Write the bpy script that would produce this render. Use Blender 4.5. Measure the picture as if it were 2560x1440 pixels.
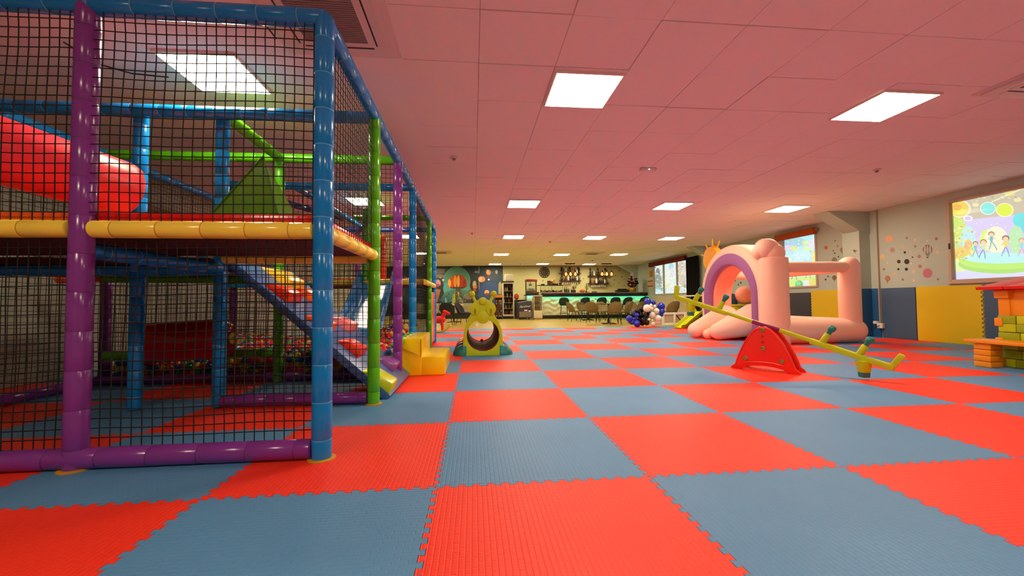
import bpy, bmesh, math, random
from mathutils import Vector, Matrix
random.seed(7)
PI = math.pi
sc = bpy.context.scene
COL = sc.collection
for o in list(bpy.data.objects): bpy.data.objects.remove(o)

# ------------------------------------------------------------------ camera, world, exposure
F, YAW, PITCH, ROLL, CH = 1015.51, .0949, .0348, -.0087, .8344     # focal length in pixels of the 2560 px frame
def axes():
    cy, sy, cp, sp, cr, sr = math.cos(YAW), math.sin(YAW), math.cos(PITCH), math.sin(PITCH), math.cos(ROLL), math.sin(ROLL)
    fw = Vector((sy*cp, cy*cp, sp)); r = Vector((cy, -sy, 0)); u = r.cross(fw)
    return cr*r + sr*u, -sr*r + cr*u, fw
R_, U_, FW = axes(); EYE = Vector((0, 0, CH))
cam = bpy.data.cameras.new('camera'); cam.sensor_width = 36; cam.lens = 36*F/2560; cam.clip_start = .02; cam.clip_end = 200
co = bpy.data.objects.new('camera', cam); COL.objects.link(co); sc.camera = co
M = Matrix((R_, U_, -FW)).transposed().to_4x4(); M.translation = EYE; co.matrix_world = M
w = bpy.data.worlds.new('world'); sc.world = w; w.use_nodes = True
w.node_tree.nodes['Background'].inputs[0].default_value = (.9, .95, 1, 1); w.node_tree.nodes['Background'].inputs[1].default_value = .02
sc.view_settings.view_transform = 'Standard'; sc.view_settings.look = 'None'
sc.view_settings.gamma = 1; sc.view_settings.use_curve_mapping = False
sc.view_settings.exposure = .0
sc.cycles.use_denoising = True; sc.cycles.max_bounces = 10; sc.cycles.diffuse_bounces = 6; sc.cycles.sample_clamp_indirect = 6
PANEL_POWER = 51.0
# measuring helpers: the point of a known wall / floor / depth plane seen along a line of sight
def ray(px, py): return FW + R_*((px-1280)/F) + U_*((720-py)/F)
def atY(px, py, Y): d = ray(px, py); return EYE + d*(Y/d.y)
def atX(px, py, X): d = ray(px, py); return EYE + d*(X/d.x)
def atZ(px, py, Z=0): d = ray(px, py); return EYE + d*((Z-CH)/d.z)

# ------------------------------------------------------------------ materials
def lin(c):
    if isinstance(c, str): c = tuple(int(c[i:i+2], 16)/255 for i in (0, 2, 4))
    return tuple(x/12.92 if x <= .04045 else ((x+.055)/1.055)**2.4 for x in c)
MATS = {}
def mat(name, c, rough=.5, metal=0, emit=0, coat=0, trans=0, spec=.5, bump=0, bscale=40, var=0, alpha=1):
    if name in MATS: return MATS[name]
    m = bpy.data.materials.new(name); m.use_nodes = True; nt = m.node_tree; b = nt.nodes['Principled BSDF']
    L = lin(c); b.inputs['Base Color'].default_value = (*L, 1)
    b.inputs['Roughness'].default_value = rough; b.inputs['Metallic'].default_value = metal
    b.inputs['Specular IOR Level'].default_value = spec
    if coat: b.inputs['Coat Weight'].default_value = coat; b.inputs['Coat Roughness'].default_value = .08
    if trans: b.inputs['Transmission Weight'].default_value = trans; b.inputs['IOR'].default_value = 1.1
    if emit: b.inputs['Emission Color'].default_value = (*L, 1); b.inputs['Emission Strength'].default_value = emit
    tc = nt.nodes.new('ShaderNodeTexCoord')
    nz = nt.nodes.new('ShaderNodeTexNoise'); nz.inputs['Scale'].default_value = bscale; nz.inputs['Detail'].default_value = 4
    nt.links.new(tc.outputs['Object'], nz.inputs['Vector'])
    if var:
        mx = nt.nodes.new('ShaderNodeMix'); mx.data_type = 'RGBA'
        mx.inputs['A'].default_value = (*[x*(1-var) for x in L], 1); mx.inputs['B'].default_value = (*[min(1, x*(1+var)) for x in L], 1)
        nt.links.new(nz.outputs['Fac'], mx.inputs['Factor']); nt.links.new(mx.outputs['Result'], b.inputs['Base Color'])
    if bump:
        bp = nt.nodes.new('ShaderNodeBump'); bp.inputs['Strength'].default_value = bump; bp.inputs['Distance'].default_value = .01
        nt.links.new(nz.outputs['Fac'], bp.inputs['Height']); nt.links.new(bp.outputs['Normal'], b.inputs['Normal'])
    MATS[name] = m; return m
def matcol(name, emit=0, rough=.6):          # takes its colour from the mesh's 'Col' attribute (flat print)
    m = bpy.data.materials.new(name); m.use_nodes = True; nt = m.node_tree; b = nt.nodes['Principled BSDF']
    a = nt.nodes.new('ShaderNodeAttribute'); a.attribute_name = 'Col'
    b.inputs['Roughness'].default_value = rough
    if emit:
        nt.links.new(a.outputs['Color'], b.inputs['Emission Color']); b.inputs['Emission Strength'].default_value = emit
        b.inputs['Base Color'].default_value = (.05, .05, .05, 1)
    else: nt.links.new(a.outputs['Color'], b.inputs['Base Color'])
    return m
def vinyl(n, c, rough=.2): return mat(n, c, rough, spec=.5, bump=.05, bscale=14)
def plastic(n, c, rough=.35): return mat(n, c, rough, spec=.5, bump=.02, bscale=60)

def mat_foam(name, c, rot):
    m = bpy.data.materials.new(name); m.use_nodes = True; nt = m.node_tree; b = nt.nodes['Principled BSDF']
    L = lin(c); tc = nt.nodes.new('ShaderNodeTexCoord'); mp = nt.nodes.new('ShaderNodeMapping')
    mp.inputs['Rotation'].default_value = (0, 0, rot); nt.links.new(tc.outputs['Object'], mp.inputs['Vector'])
    br = nt.nodes.new('ShaderNodeTexBrick'); br.inputs['Scale'].default_value = 1; br.inputs['Brick Width'].default_value = .054
    br.inputs['Row Height'].default_value = .021; br.inputs['Mortar Size'].default_value = .004; br.inputs['Mortar Smooth'].default_value = .8
    nt.links.new(mp.outputs[0], br.inputs['Vector'])
    nz = nt.nodes.new('ShaderNodeTexNoise'); nz.inputs['Scale'].default_value = 2.2; nz.inputs['Detail'].default_value = 6; nt.links.new(tc.outputs['Object'], nz.inputs['Vector'])
    mx = nt.nodes.new('ShaderNodeMix'); mx.data_type = 'RGBA'; mx.inputs['A'].default_value = (*[x*.9 for x in L], 1); mx.inputs['B'].default_value = (*[min(1, x*1.1+.004) for x in L], 1)
    nt.links.new(nz.outputs['Fac'], mx.inputs['Factor']); nt.links.new(mx.outputs['Result'], b.inputs['Base Color'])
    bp = nt.nodes.new('ShaderNodeBump'); bp.invert = True; bp.inputs['Strength'].default_value = .38; bp.inputs['Distance'].default_value = .003
    nt.links.new(br.outputs['Fac'], bp.inputs['Height']); nt.links.new(bp.outputs['Normal'], b.inputs['Normal'])
    b.inputs['Roughness'].default_value = .5; b.inputs['Specular IOR Level'].default_value = .4
    return m
def mat_wood(name, c1, c2, sx, sy, rough=.35):
    m = bpy.data.materials.new(name); m.use_nodes = True; nt = m.node_tree; b = nt.nodes['Principled BSDF']
    tc = nt.nodes.new('ShaderNodeTexCoord'); br = nt.nodes.new('ShaderNodeTexBrick'); br.inputs['Scale'].default_value = 1
    br.inputs['Brick Width'].default_value = sx; br.inputs['Row Height'].default_value = sy; br.inputs['Mortar Size'].default_value = .002
    br.inputs['Color1'].default_value = (*lin(c1), 1); br.inputs['Color2'].default_value = (*lin(c2), 1); br.inputs['Mortar'].default_value = (*[x*.4 for x in lin(c2)], 1)
    nt.links.new(tc.outputs['Object'], br.inputs['Vector']); nt.links.new(br.outputs['Color'], b.inputs['Base Color'])
    b.inputs['Roughness'].default_value = rough; return m

BLUE = vinyl('blue_vinyl', '0082d6'); PURPLE = vinyl('purple_vinyl', '7e3494'); GREEN = vinyl('green_vinyl', '58bd10'); YELLOW = vinyl('yellow_vinyl', 'ffe454')
REDV = vinyl('red_vinyl', 'e01818'); NAVY = vinyl('navy_vinyl', '20408a'); DGREEN = vinyl('leaf_green_vinyl', '5a9c14'); ORANGEV = vinyl('orange_vinyl', 'f06020')
SEAM = {BLUE: mat('blue_seam', '5fb0e0', .5), PURPLE: mat('purple_seam', '5c2870', .5), GREEN: mat('green_seam', '3c8010', .5), YELLOW: mat('yellow_seam', 'c8901a', .5)}
CORD = mat('black_cord', '0c0c0c', .7); BLACK = mat('black', '141414', .5); WHITE = mat('white', 'e8e6e0', .5); DARK = mat('dark_steel', '1a1a1c', .35, .6)
STEEL = mat('steel', 'b0b0b0', .3, .9); GLASS = mat('clear_glass', 'f4fbfa', .03, trans=1)
LIME = plastic('lime_plastic', 'bccc04'); TEAL = plastic('teal_plastic', '1e7a74'); ORANGE = plastic('orange_plastic', 'ee9418'); RED = plastic('red_plastic', 'e6200c')
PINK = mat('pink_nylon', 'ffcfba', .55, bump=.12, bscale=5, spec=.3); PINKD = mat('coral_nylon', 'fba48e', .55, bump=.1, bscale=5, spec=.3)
PURP = mat('lilac_nylon', '9a629c', .55, spec=.3)
CREAM = mat('cream', 'd8cba8', .6); BOOTH = mat('booth_cloth', '98906c', .7)

# ------------------------------------------------------------------ mesh builder
class MB:
    def __init__(s): s.v = []; s.f = []; s.c = []
    def add(s, vs, fs):
        n = len(s.v); s.v += [Vector(p) for p in vs]; s.f += [[i+n for i in f] for f in fs]; return s
    def box(s, x0, x1, y0, y1, z0, z1):
        v = [(x, y, z) for z in (z0, z1) for y in (y0, y1) for x in (x0, x1)]
        return s.add(v, [(0, 2, 3, 1), (4, 5, 7, 6), (0, 1, 5, 4), (2, 6, 7, 3), (0, 4, 6, 2), (1, 3, 7, 5)])
    def obox(s, p0, p1, w, h, up=(0, 0, 1)):           # box beam from p0 to p1, w across, h along 'up'
        p0, p1 = Vector(p0), Vector(p1); d = (p1-p0).normalized(); a = d.cross(Vector(up)).normalized(); b = a.cross(d)
        v = [p + a*(sx*w/2) + b*(sy*h/2) for p in (p0, p1) for sx, sy in ((-1, -1), (1, -1), (1, 1), (-1, 1))]
        return s.add(v, [(3, 2, 1, 0), (4, 5, 6, 7), (0, 1, 5, 4), (1, 2, 6, 5), (2, 3, 7, 6), (3, 0, 4, 7)])
    def lathe(s, p0, p1, prof, n=20, caps=True):       # prof: (distance along p0->p1, radius)
        p0, p1 = Vector(p0), Vector(p1); d = (p1-p0).normalized()
        a = d.cross(Vector((0, 0, 1)) if abs(d.z) < .9 else Vector((0, 1, 0))).normalized(); b = d.cross(a)
        k = len(s.v)
        for t, r in prof:
            for i in range(n):
                q = 2*PI*i/n; s.v.append(p0 + d*t + (a*math.cos(q)+b*math.sin(q))*r)
        for j in range(len(prof)-1):
            for i in range(n):
                s.f.append([k+j*n+i, k+j*n+(i+1) % n, k+(j+1)*n+(i+1) % n, k+(j+1)*n+i])
        if caps:
            s.f.append([k+i for i in range(n)][::-1]); s.f.append([k+(len(prof)-1)*n+i for i in range(n)])
        return s
    def cyl(s, p0, p1, r0, r1=None, n=16): return s.lathe(p0, p1, [(0, r0), ((Vector(p1)-Vector(p0)).length, r0 if r1 is None else r1)], n)
    def caps(s, p0, p1, r0, r1=None, n=24, m=7):       # capsule with rounded ends inside p0..p1 +- r
        r1 = r0 if r1 is None else r1; L = (Vector(p1)-Vector(p0)).length; pr = []
        for i in range(m+1):
            q = PI/2*i/m; pr.append((-r0*math.cos(q), max(r0*math.sin(q), .001)))
        for i in range(m+1):
            q = PI/2*i/m; pr.append((L + r1*math.sin(q), max(r1*math.cos(q), .001)))
        return s.lathe(p0, p1, pr, n)
    def pillow(s, p0, p1, r, e=.05, n=24):             # cylinder with softly rounded flat ends
        L = (Vector(p1)-Vector(p0)).length
        pr = [(0, r-e*1.3), (e*.12, r-e*.7), (e*.4, r-e*.25), (e, r), (L-e, r), (L-e*.4, r-e*.25), (L-e*.12, r-e*.7), (L, r-e*1.3)]
        return s.lathe(p0, p1, pr, n)
    def ball(s, c, r, n=14, m=8, sz=1):
        pr = [(r*sz*(1-math.cos(PI*i/m)), max(.0005, r*math.sin(PI*i/m))) for i in range(m+1)]
        c = Vector(c); return s.lathe(c-Vector((0, 0, r*sz)), c+Vector((0, 0, r*sz)), pr, n)
    def prism(s, pts, off):                            # 3D polygon extruded by the vector off
        off = Vector(off); n = len(pts)
        return s.add([Vector(p) for p in pts]+[Vector(p)+off for p in pts], [list(range(n))[::-1], [n+i for i in range(n)]] + [[i, (i+1) % n, n+(i+1) % n, n+i] for i in range(n)])
    def grid(s, fn, nu, nv, cu=False):
        k = len(s.v)
        for j in range(nv+1):
            for i in range(nu if cu else nu+1): s.v.append(Vector(fn(i/nu, j/nv)))
        W = nu if cu else nu+1
        for j in range(nv):
            for i in range(nu): s.f.append([k+j*W+i, k+j*W+(i+1) % W, k+(j+1)*W+(i+1) % W, k+(j+1)*W+i])
        return s
    def path(s, pts, r, n=8):
        for a, b in zip(pts, pts[1:]): s.caps(a, b, r, n=n, m=3)
        return s

WL = {}
def ob(name, mb, m, parent=None, bevel=0, ang=40, kind=None, label=None, seg=2):
    vs = mb.v
    if parent is not None: base = WL[parent.name]
    else:
        xs = [p.x for p in vs]; ys = [p.y for p in vs]; zs = [p.z for p in vs]
        base = Vector(((min(xs)+max(xs))/2, (min(ys)+max(ys))/2, min(zs)))
    me = bpy.data.meshes.new(name); me.from_pydata([tuple(p-base) for p in vs], [], mb.f)
    bm = bmesh.new(); bm.from_mesh(me); bmesh.ops.recalc_face_normals(bm, faces=bm.faces)
    if bevel:
        ed = [e for e in bm.edges if len(e.link_faces) == 2 and e.calc_face_angle(0) > .6]
        bmesh.ops.bevel(bm, geom=ed, offset=bevel, segments=seg, profile=.6, affect='EDGES', clamp_overlap=True)
    bm.to_mesh(me); bm.free()
    for p in me.polygons: p.use_smooth = True
    me.set_sharp_from_angle(angle=math.radians(ang))
    me.materials.append(m)
    o = bpy.data.objects.new(name, me); COL.objects.link(o)
    if parent is not None: o.parent = parent; WL[o.name] = base
    else: o.location = base; WL[o.name] = base
    if kind: o['kind'] = kind
    if label: o['label'] = label
    return o
def tag(o, label, cat, group=None):
    o['label'] = label; o['category'] = cat
    if group: o['group'] = group
    return o
def thing(name, loc, label, cat, group=None, rz=0):
    o = bpy.data.objects.new(name, None); COL.objects.link(o); o.location = loc; o.rotation_euler = (0, 0, rz); o.empty_display_size = .1
    WL[o.name] = Vector(loc); return tag(o, label, cat, group)
def proto(name, label, cat, group=None): return thing(name, (0, 0, 0), label, cat, group)
def kids(o): return [c for c in bpy.data.objects if c.parent == o]
def dup(o, loc, rz=0, label=None, scale=None):
    def cp(x, par):
        c = x.copy(); COL.objects.link(c)
        if par: c.parent = par
        for k in kids_of.get(x.name, ()): cp(k, c)
        return c
    kids_of = {}
    for c in bpy.data.objects:
        if c.parent: kids_of.setdefault(c.parent.name, []).append(c)
    r = cp(o, None); r.location = loc; r.rotation_euler = (0, 0, rz)
    if label: r['label'] = label
    if scale: r.scale = scale
    return r
def inst(name, me, loc, parent, rz=0):
    o = bpy.data.objects.new(name, me); COL.objects.link(o); o.parent = parent; o.location = Vector(loc)-WL[parent.name]; o.rotation_euler = (0, 0, rz); WL[o.name] = Vector(loc); return o

# flat print: coloured outlines laid on a wall plane, measured on the photograph and turned into wall coordinates
def art(name, parent, plane, shapes, m, nrm, step=.0006):
    vs, fs, cs = [], [], []; base = WL[parent.name]; nrm = Vector(nrm); lay = 0
    for sh in shapes:
        k, col = sh[0], lin(sh[-1]); lay += 1
        if k == 'e':
            _, x, y, rx, ry, _ = sh; polys = [[(x+rx*math.cos(2*PI*i/22), y+ry*math.sin(2*PI*i/22)) for i in range(22)]]
        elif k == 'p': polys = [sh[1]]
        elif k == 'l':
            polys = []; wd = sh[2]/2
            for (x0, y0), (x1, y1) in zip(sh[1], sh[1][1:]):
                L = math.hypot(x1-x0, y1-y0) or 1; nx, ny = -(y1-y0)/L*wd, (x1-x0)/L*wd
                polys.append([(x0+nx, y0+ny), (x1+nx, y1+ny), (x1-nx, y1-ny), (x0-nx, y0-ny)])
        elif k == 'r':
            _, x0, y0, x1, y1, _ = sh; polys = [[(x0, y0), (x1, y0), (x1, y1), (x0, y1)]]
        for pl in polys:
            n = len(vs); vs += [plane(x, y) + nrm*(step*lay) for x, y in pl]; fs.append(list(range(n, n+len(pl)))); cs.append(col)
    me = bpy.data.meshes.new(name); me.from_pydata([tuple(p-base) for p in vs], [], fs)
    a = me.color_attributes.new('Col', 'FLOAT_COLOR', 'CORNER'); i = 0
    for f, c in zip(me.polygons, cs):
        for _ in f.loop_indices: a.data[i].color = (*c, 1); i += 1
    me.materials.append(m); o = bpy.data.objects.new(name, me); COL.objects.link(o); o.parent = parent; WL[o.name] = base
    return o

# ------------------------------------------------------------------ room shell
H = 2.8; WX = 8.87; BY = 22.1; LX = -4.75; NY = -4.0; MATEND = 12.895; X0, Y0 = -.175, 1.895
wallpaint = mat('wall_paint', 'b0c4ba', .75, bump=.05, bscale=80, var=.03); backpaint = mat('back_wall_paint', 'c6c48c', .7, bump=.05, bscale=80)
ceilpaint = mat('ceiling_paint', 'eae6e2', .7, bump=.04, bscale=120); darkgap = mat('gap_dark', '3a3632', .9)
woodfloor = mat_wood('oak_boards', 'bca54c', 'b09a44', 1.2, .19)
FLZ = -.012
floor = ob('floor', MB().box(LX-.2, WX+.2, NY-.2, BY+.2, -.15, FLZ), woodfloor, kind='structure')
ceil = ob('ceiling', MB().box(LX-.2, WX+.2, NY-.2, BY+.2, H+.03, H+.2), darkgap, kind='structure')
wl = ob('wall_left', MB().box(LX-.2, LX, NY, BY, FLZ, H+.03), mat('side_wall_paint', '9a9c8c', .75, bump=.05, bscale=80), kind='structure')
wn = ob('wall_near', MB().box(LX, WX, NY-.2, NY, FLZ, H+.03), wallpaint, kind='structure')
wb = ob('wall_back', MB().box(LX, WX, BY, BY+.2, FLZ, H+.03), backpaint, kind='structure')
# right wall with three window openings
W1 = (6.77, 4.85, 1.13, 2.66); W2 = (10.9, 9.68, 1.15, 2.62); W3 = (19.3, 16.05, 1.12, 2.6)
m = MB(); ys = [NY, W1[1], W1[0], W2[1], W2[0], W3[1], W3[0], BY]
for i in range(7):
    if i % 2 == 0: m.box(WX, WX+.2, ys[i], ys[i+1], FLZ, H+.03)
    else:
        wv = (W1, W2, W3)[i//2]; m.box(WX, WX+.2, ys[i], ys[i+1], FLZ, wv[2]); m.box(WX, WX+.2, ys[i], ys[i+1], wv[3], H+.03)
wr = ob('wall_right', m, wallpaint, kind='structure')

# foam floor mats: one interlocking outline, shared by every tile
def tooth(t, a=.0105, n=15):
    if t < .012 or t > .988: return 0
    q = (t*n) % 1; return a if q > .5 else -a
def edge():
    n = 15; pts = [(0, 0), (.012, 0)]; s = .10/n
    a = .0105; pts += [(.012, -a)]
    for k in range(n):
        b = k/n
        pts += [(b+.5/n+s*.5, -a), (b+.5/n-s*.5, a)]
        if k < n-1: pts += [(b+1/n+s*.5, a), (b+1/n-s*.5, -a)]
    pts += [(.988, a), (.988, 0)]
    return pts
EP = edge()
out = [(t, d) for t, d in EP] + [(1+d, t) for t, d in EP] + [(t, 1+d) for t, d in reversed(EP+[(1, 0)])][0:-1] + [(d, t) for t, d in reversed(EP+[(1, 0)])][0:-1]
o2 = []
for p in out:
    if not o2 or (abs(p[0]-o2[-1][0])+abs(p[1]-o2[-1][1])) > 1e-6: o2.append(p)
def tile_mesh(name, m):
    n = len(o2); sh = lambda p, k: (.5+(p[0]-.5)*k - .5, .5+(p[1]-.5)*k - .5)
    v = [(*sh(p, .9972), 0) for p in o2] + [(*sh(p, .9988), -.0025) for p in o2] + [(*sh(p, .9988), -.0119) for p in o2]
    f = [list(range(n))] + [[j*n+i, j*n+n+i, j*n+n+(i+1) % n, j*n+(i+1) % n] for j in (0, 1) for i in range(n)]
    me = bpy.data.meshes.new(name); me.from_pydata(v, [], f); me.materials.append(m)
    bm = bmesh.new(); bm.from_mesh(me); bmesh.ops.recalc_face_normals(bm, faces=bm.faces); bm.to_mesh(me); bm.free()
    return me
FRED, FBLUE = 'f2341c', '528cbe'
tm = {(c, r): tile_mesh('mat_tile', mat_foam('foam_%s_%d' % (c, r), FRED if c == 'red' else FBLUE, r*PI/2)) for c in ('red', 'blue') for r in (0, 1)}
for i in range(-5, 10):
    for j in range(-3, 11):
        if X0+i > WX-.05 or X0+i+1 < LX: continue
        c = 'red' if (i+j) % 2 == 1 else 'blue'
        # the tile at i=0, j=-1 (in front of the camera) is red
        inst('mat_tile', tm[(c, random.randint(0, 1))], (X0+i+.5, Y0+j+.5, 0), floor)

# ceiling: smooth plaster strip on the left, lay-in tiles on the right
plaster = ob('plaster_strip', MB().box(LX, -.555, NY, BY, H, H+.029), ceilpaint, parent=ceil)
PX, PY_ = .637, .6125
tme = bpy.data.meshes.new('ceiling_tile')
mm = MB().box(-PX/2+.002, PX/2-.002, -PY_/2+.002, PY_/2-.002, 0, .02)
tmp = ob('ceiling_tile', mm, ceilpaint, parent=ceil, bevel=.003, seg=1); tme = tmp.data; bpy.data.objects.remove(tmp)
for v in tme.vertices: v.co += WL[ceil.name]
tees = MB(); rest = MB()
for i in range(15):
    xc = -.583+PX*(i+.5) - .0
    for j in range(-7, 31):
        yc = 2.67+PY_*(j+.5)
        if yc > BY-.2: continue
        dz = random.choice((0, 0, .0015, .003, -.002)) + random.uniform(-.001, .001)
        if -1.5 < yc < 10.5:
            o = inst('ceiling_tile', tme, (xc, yc, H+dz), ceil); o.rotation_euler = (random.uniform(-.004, .004), random.uniform(-.004, .004), 0)
        else: rest.box(xc-PX/2+.003, xc+PX/2-.003, yc-PY_/2+.003, yc+PY_/2-.003, H+dz, H+dz+.02)
ob('ceiling_tile', rest, ceilpaint, parent=ceil, kind='stuff')
for i in range(16): tees.box(-.583+PX*i-.012, -.583+PX*i+.012, NY, BY, H+.006, H+.03)
ob('ceiling_grid', tees, mat('grid_white', 'bdb5b0', .6), parent=ceil, kind='stuff')

# ceiling light panels
LPW = mat('light_diffuser', 'ffeccc', .4, emit=PANEL_POWER); LFR = mat('light_frame', 'e8e0d8', .4)
lights = [(-2.15, 3.6, 'above the climbing frame'), (1.01, 3.63, 'nearest of the middle column'), (4.16, 3.7, 'nearest of the right-hand column'),
 (-2.05, 7.95, 'behind the climbing frame net'), (1.0, 7.97, 'second of the middle column'), (4.1, 7.98, 'second of the right-hand column'), (6.72, 8.08, 'over the pink bouncy castle side'),
 (-1.9, 12.1, 'seen past the purple post'), (1.2, 12.05, 'third of the middle column'), (3.7, 12.1, 'third of the column right of the middle'), (6.18, 12.15, 'over the yellow slide end'),
 (-2.08, 16.2, 'seen past the far blue post'), (1.14, 16.5, 'fourth of the middle column'), (3.66, 16.55, 'fourth of the column right of the middle'), (6.05, 16.4, 'before the red window valance'),
 (-2.15, 20.6, 'over the mural tables'), (1.11, 20.75, 'over the drinks fridge'), (3.55, 20.6, 'over the wall clock'), (6.05, 20.75, 'between the two pendant lamps')]
def light_unit():
    t = proto('ceiling_light', '', 'ceiling light'); 
    m = MB()
    for a in (-1, 1): m.box(a*.298-.008, a*.298+.008, -.306, .306, -.004, .02); m.box(-.29, .29, a*.298-.008, a*.298+.008, -.004, .02)
    ob('light_frame', m, LFR, t); ob('diffuser', MB().box(-.29, .29, -.29, .29, 0, .018), LPW, t); return t
L0 = light_unit()
for k, (x, y, s) in enumerate(lights + [(1.01, -.66, 'behind the camera, middle'), (4.16, -.66, 'behind the camera, right'), (-2.1, -.66, 'behind the camera, left')]):
    o = L0 if k == 0 else dup(L0, (x, y, H-.018)); o.location = (x, y, H-.018); o['label'] = 'square white ceiling light panel ' + s; o['group'] = 'ceiling light panels'

# ceiling cassettes, detectors
acw = mat('ac_white', 'd9d2cc', .45); acg = mat('ac_grille', '8f8884', .6)
def cassette(x, y, label):
    t = thing('air_conditioner', (x, y, H-.03), label, 'air conditioner')
    m = MB()
    ob('face_frame', MB().box(x-.43, x+.43, y-.43, y+.43, H-.012, H+.004), acw, t, bevel=.006)
    ob('body', MB().box(x-.39, x+.39, y-.39, y+.39, H-.03, H-.01), acw, t, bevel=.012)
    g = MB()
    for k in range(22): g.box(x-.22, x+.22, y-.22+k*.02, y-.22+k*.02+.012, H-.038, H-.028)
    ob('intake_grille', g, acg, t, kind='stuff')
    for a in range(4):
        q = a*PI/2; c, s_ = math.cos(q), math.sin(q); f = MB()
        pts = [(.285, -.25), (.345, -.25), (.345, .25), (.285, .25)]
        f.prism([(x+c*u-s_*v, y+s_*u+c*v, H-.0305) for u, v in pts], (0, 0, -.004)); ob('air_flap', f, acw, t)
        f = MB(); pts = [(.272, -.25), (.284, -.25), (.284, .25), (.272, .25)]
        f.prism([(x+c*u-s_*v, y+s_*u+c*v, H-.0305) for u, v in pts], (0, 0, -.001)); ob('air_slot', f, BLACK, t)
    return t
cassette(-.99, 2.83, 'white four-way ceiling air conditioner above the blue corner post')
cassette(5.24, 3.0, 'white four-way ceiling air conditioner at the right edge')
cassette(-1.25, 15.9, 'far white ceiling air conditioner by the mural'); cassette(4.8, 16.1, 'far white ceiling air conditioner before the pendant lamps')
for px, py, r, s in [(1135, 392, .05, 'near the left ceiling strip'), (2192, 423, .05, 'near the right wall'), (1375, 603, .05, 'far along the room'), (1180, 582, .04, 'left of the third light'), (1481, 651, .06, 'by the right pendant lamp'), (1301, 659, .05, 'above the popcorn machine')]:
    p = atZ(px, py, H); t = thing('smoke_detector', p, 'small white round smoke detector on the ceiling '+s, 'smoke detector')
    ob('base', MB().lathe(p, p-Vector((0, 0, 1)), [(0, r), (.02, r*.95), (.025, r*.7)], 16), acw, t); ob('sensor', MB().lathe(p-Vector((0, 0, .024)), p-Vector((0, 0, 1)), [(0, r*.5), (.02, r*.42), (.026, r*.2)], 12), acg, t)
p = atZ(1620, 420, H); t = thing('emergency_light', p, 'flat grey emergency light box on the ceiling mid room', 'emergency light')
ob('housing', MB().box(p.x-.12, p.x+.12, p.y-.04, p.y+.04, H-.045, H-.002), acw, t, bevel=.012); ob('indicator', MB().ball((p.x, p.y-.05, H-.035), .006, 8, 5), mat('led_white', 'ffffff', emit=6), t)

# ------------------------------------------------------------------ play frame
PF = thing('climbing_structure', (-2.4, 5.5, 0), 'padded two-deck soft play climbing frame with black nets', 'play structure')
def roll(name, p0, p1, m, r=.05, seam=.2, parent=PF, foot=False, off=0):
    p0, p1 = Vector(p0), Vector(p1); L = (p1-p0).length; pr = [(0, r*.8), (.004, r*.97)]; t = seam*(.5 if off == 0 else off); s = MB()
    while t < L-.03:
        pr += [(t-.006, r), (t-.002, r*.955), (t+.002, r*.955), (t+.006, r)]
        s.lathe(p0, p1, [(t-.0022, r*.958), (t-.002, r*.975), (t+.002, r*.975), (t+.0022, r*.958)], 18, False); t += seam
    pr += [(L-.004, r*.97), (L, r*.8)]
    o = ob(name, MB().lathe(p0, p1, pr, 18), m, parent, ang=50)
    if m in SEAM: ob('seam', s, SEAM[m], o, kind='stuff')
    if foot:
        b = Vector((p0.x, p0.y, 0)); ob('foot_ring', MB().lathe(b, b+Vector((0, 0, 1)), [(0, r*1.38), (.005, r*1.38), (.008, r*1.25)], 24), SEAM[YELLOW], o)
    return o
TOP = 2.43
POSTS = [(-.82, 2.31, BLUE, 1), (-2.03, 2.31, PURPLE, 1), (-3.45, 2.31, BLUE, 1), (-.83, 3.5, GREEN, 1), (-2.07, 3.55, BLUE, 0), (-2.7, 3.55, BLUE, 0), (-3.88, 3.5, PURPLE, 0), (-.83, 4.58, PURPLE, 0), (-2.1, 4.62, GREEN, 0), (-3.92, 4.75, PURPLE, 0),
 (-.83, 5.68, BLUE, 0), (-3.35, 5.75, GREEN, 0), (-.83, 7.75, GREEN, 0), (-.83, 8.72, BLUE, 0), (-4.0, 7.2, PURPLE, 0), (-3.9, 8.72, PURPLE, 0), (-1.8, 7.0, GREEN, 0), (-2.4, 8.72, PURPLE, 0)]
for x, y, m_, ft in POSTS: roll('post', (x, y, .005), (x, y, TOP), m_, .052 if y < 2.4 else .05, .2, foot=ft)
def beam(a, b, m_, r=.05, **k): roll('beam', a, b, m_, r, .21, **k)
for a, b, m_ in [((-4.0, 2.31, TOP), (-.82, 2.31, TOP), BLUE), ((-.83, 2.31, TOP), (-.83, 8.72, TOP-.02), BLUE), ((-3.88, 3.5, TOP-.02), (-.83, 3.5, TOP-.02), BLUE), ((-2.07, 3.55, TOP), (-2.1, 4.6, TOP), GREEN),
 ((-3.9, 4.62, TOP), (-.83, 4.6, TOP), GREEN), ((-3.4, 5.7, TOP), (-.83, 5.68, TOP), BLUE), ((-2.2, 7.75, TOP), (-.83, 7.75, TOP), GREEN), ((-3.9, 8.72, TOP-.05), (-.83, 8.72, TOP-.05), NAVY), ((-3.86, 2.31, TOP), (-3.86, 8.72, TOP), BLUE),
 ((-2.4, 5.68, TOP), (-2.3, 8.7, TOP), BLUE), ((-3.36, 5.7, TOP), (-2.4, 7.7, TOP-.02), NAVY)]: beam(a, b, m_)
PO = PURPLE
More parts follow.
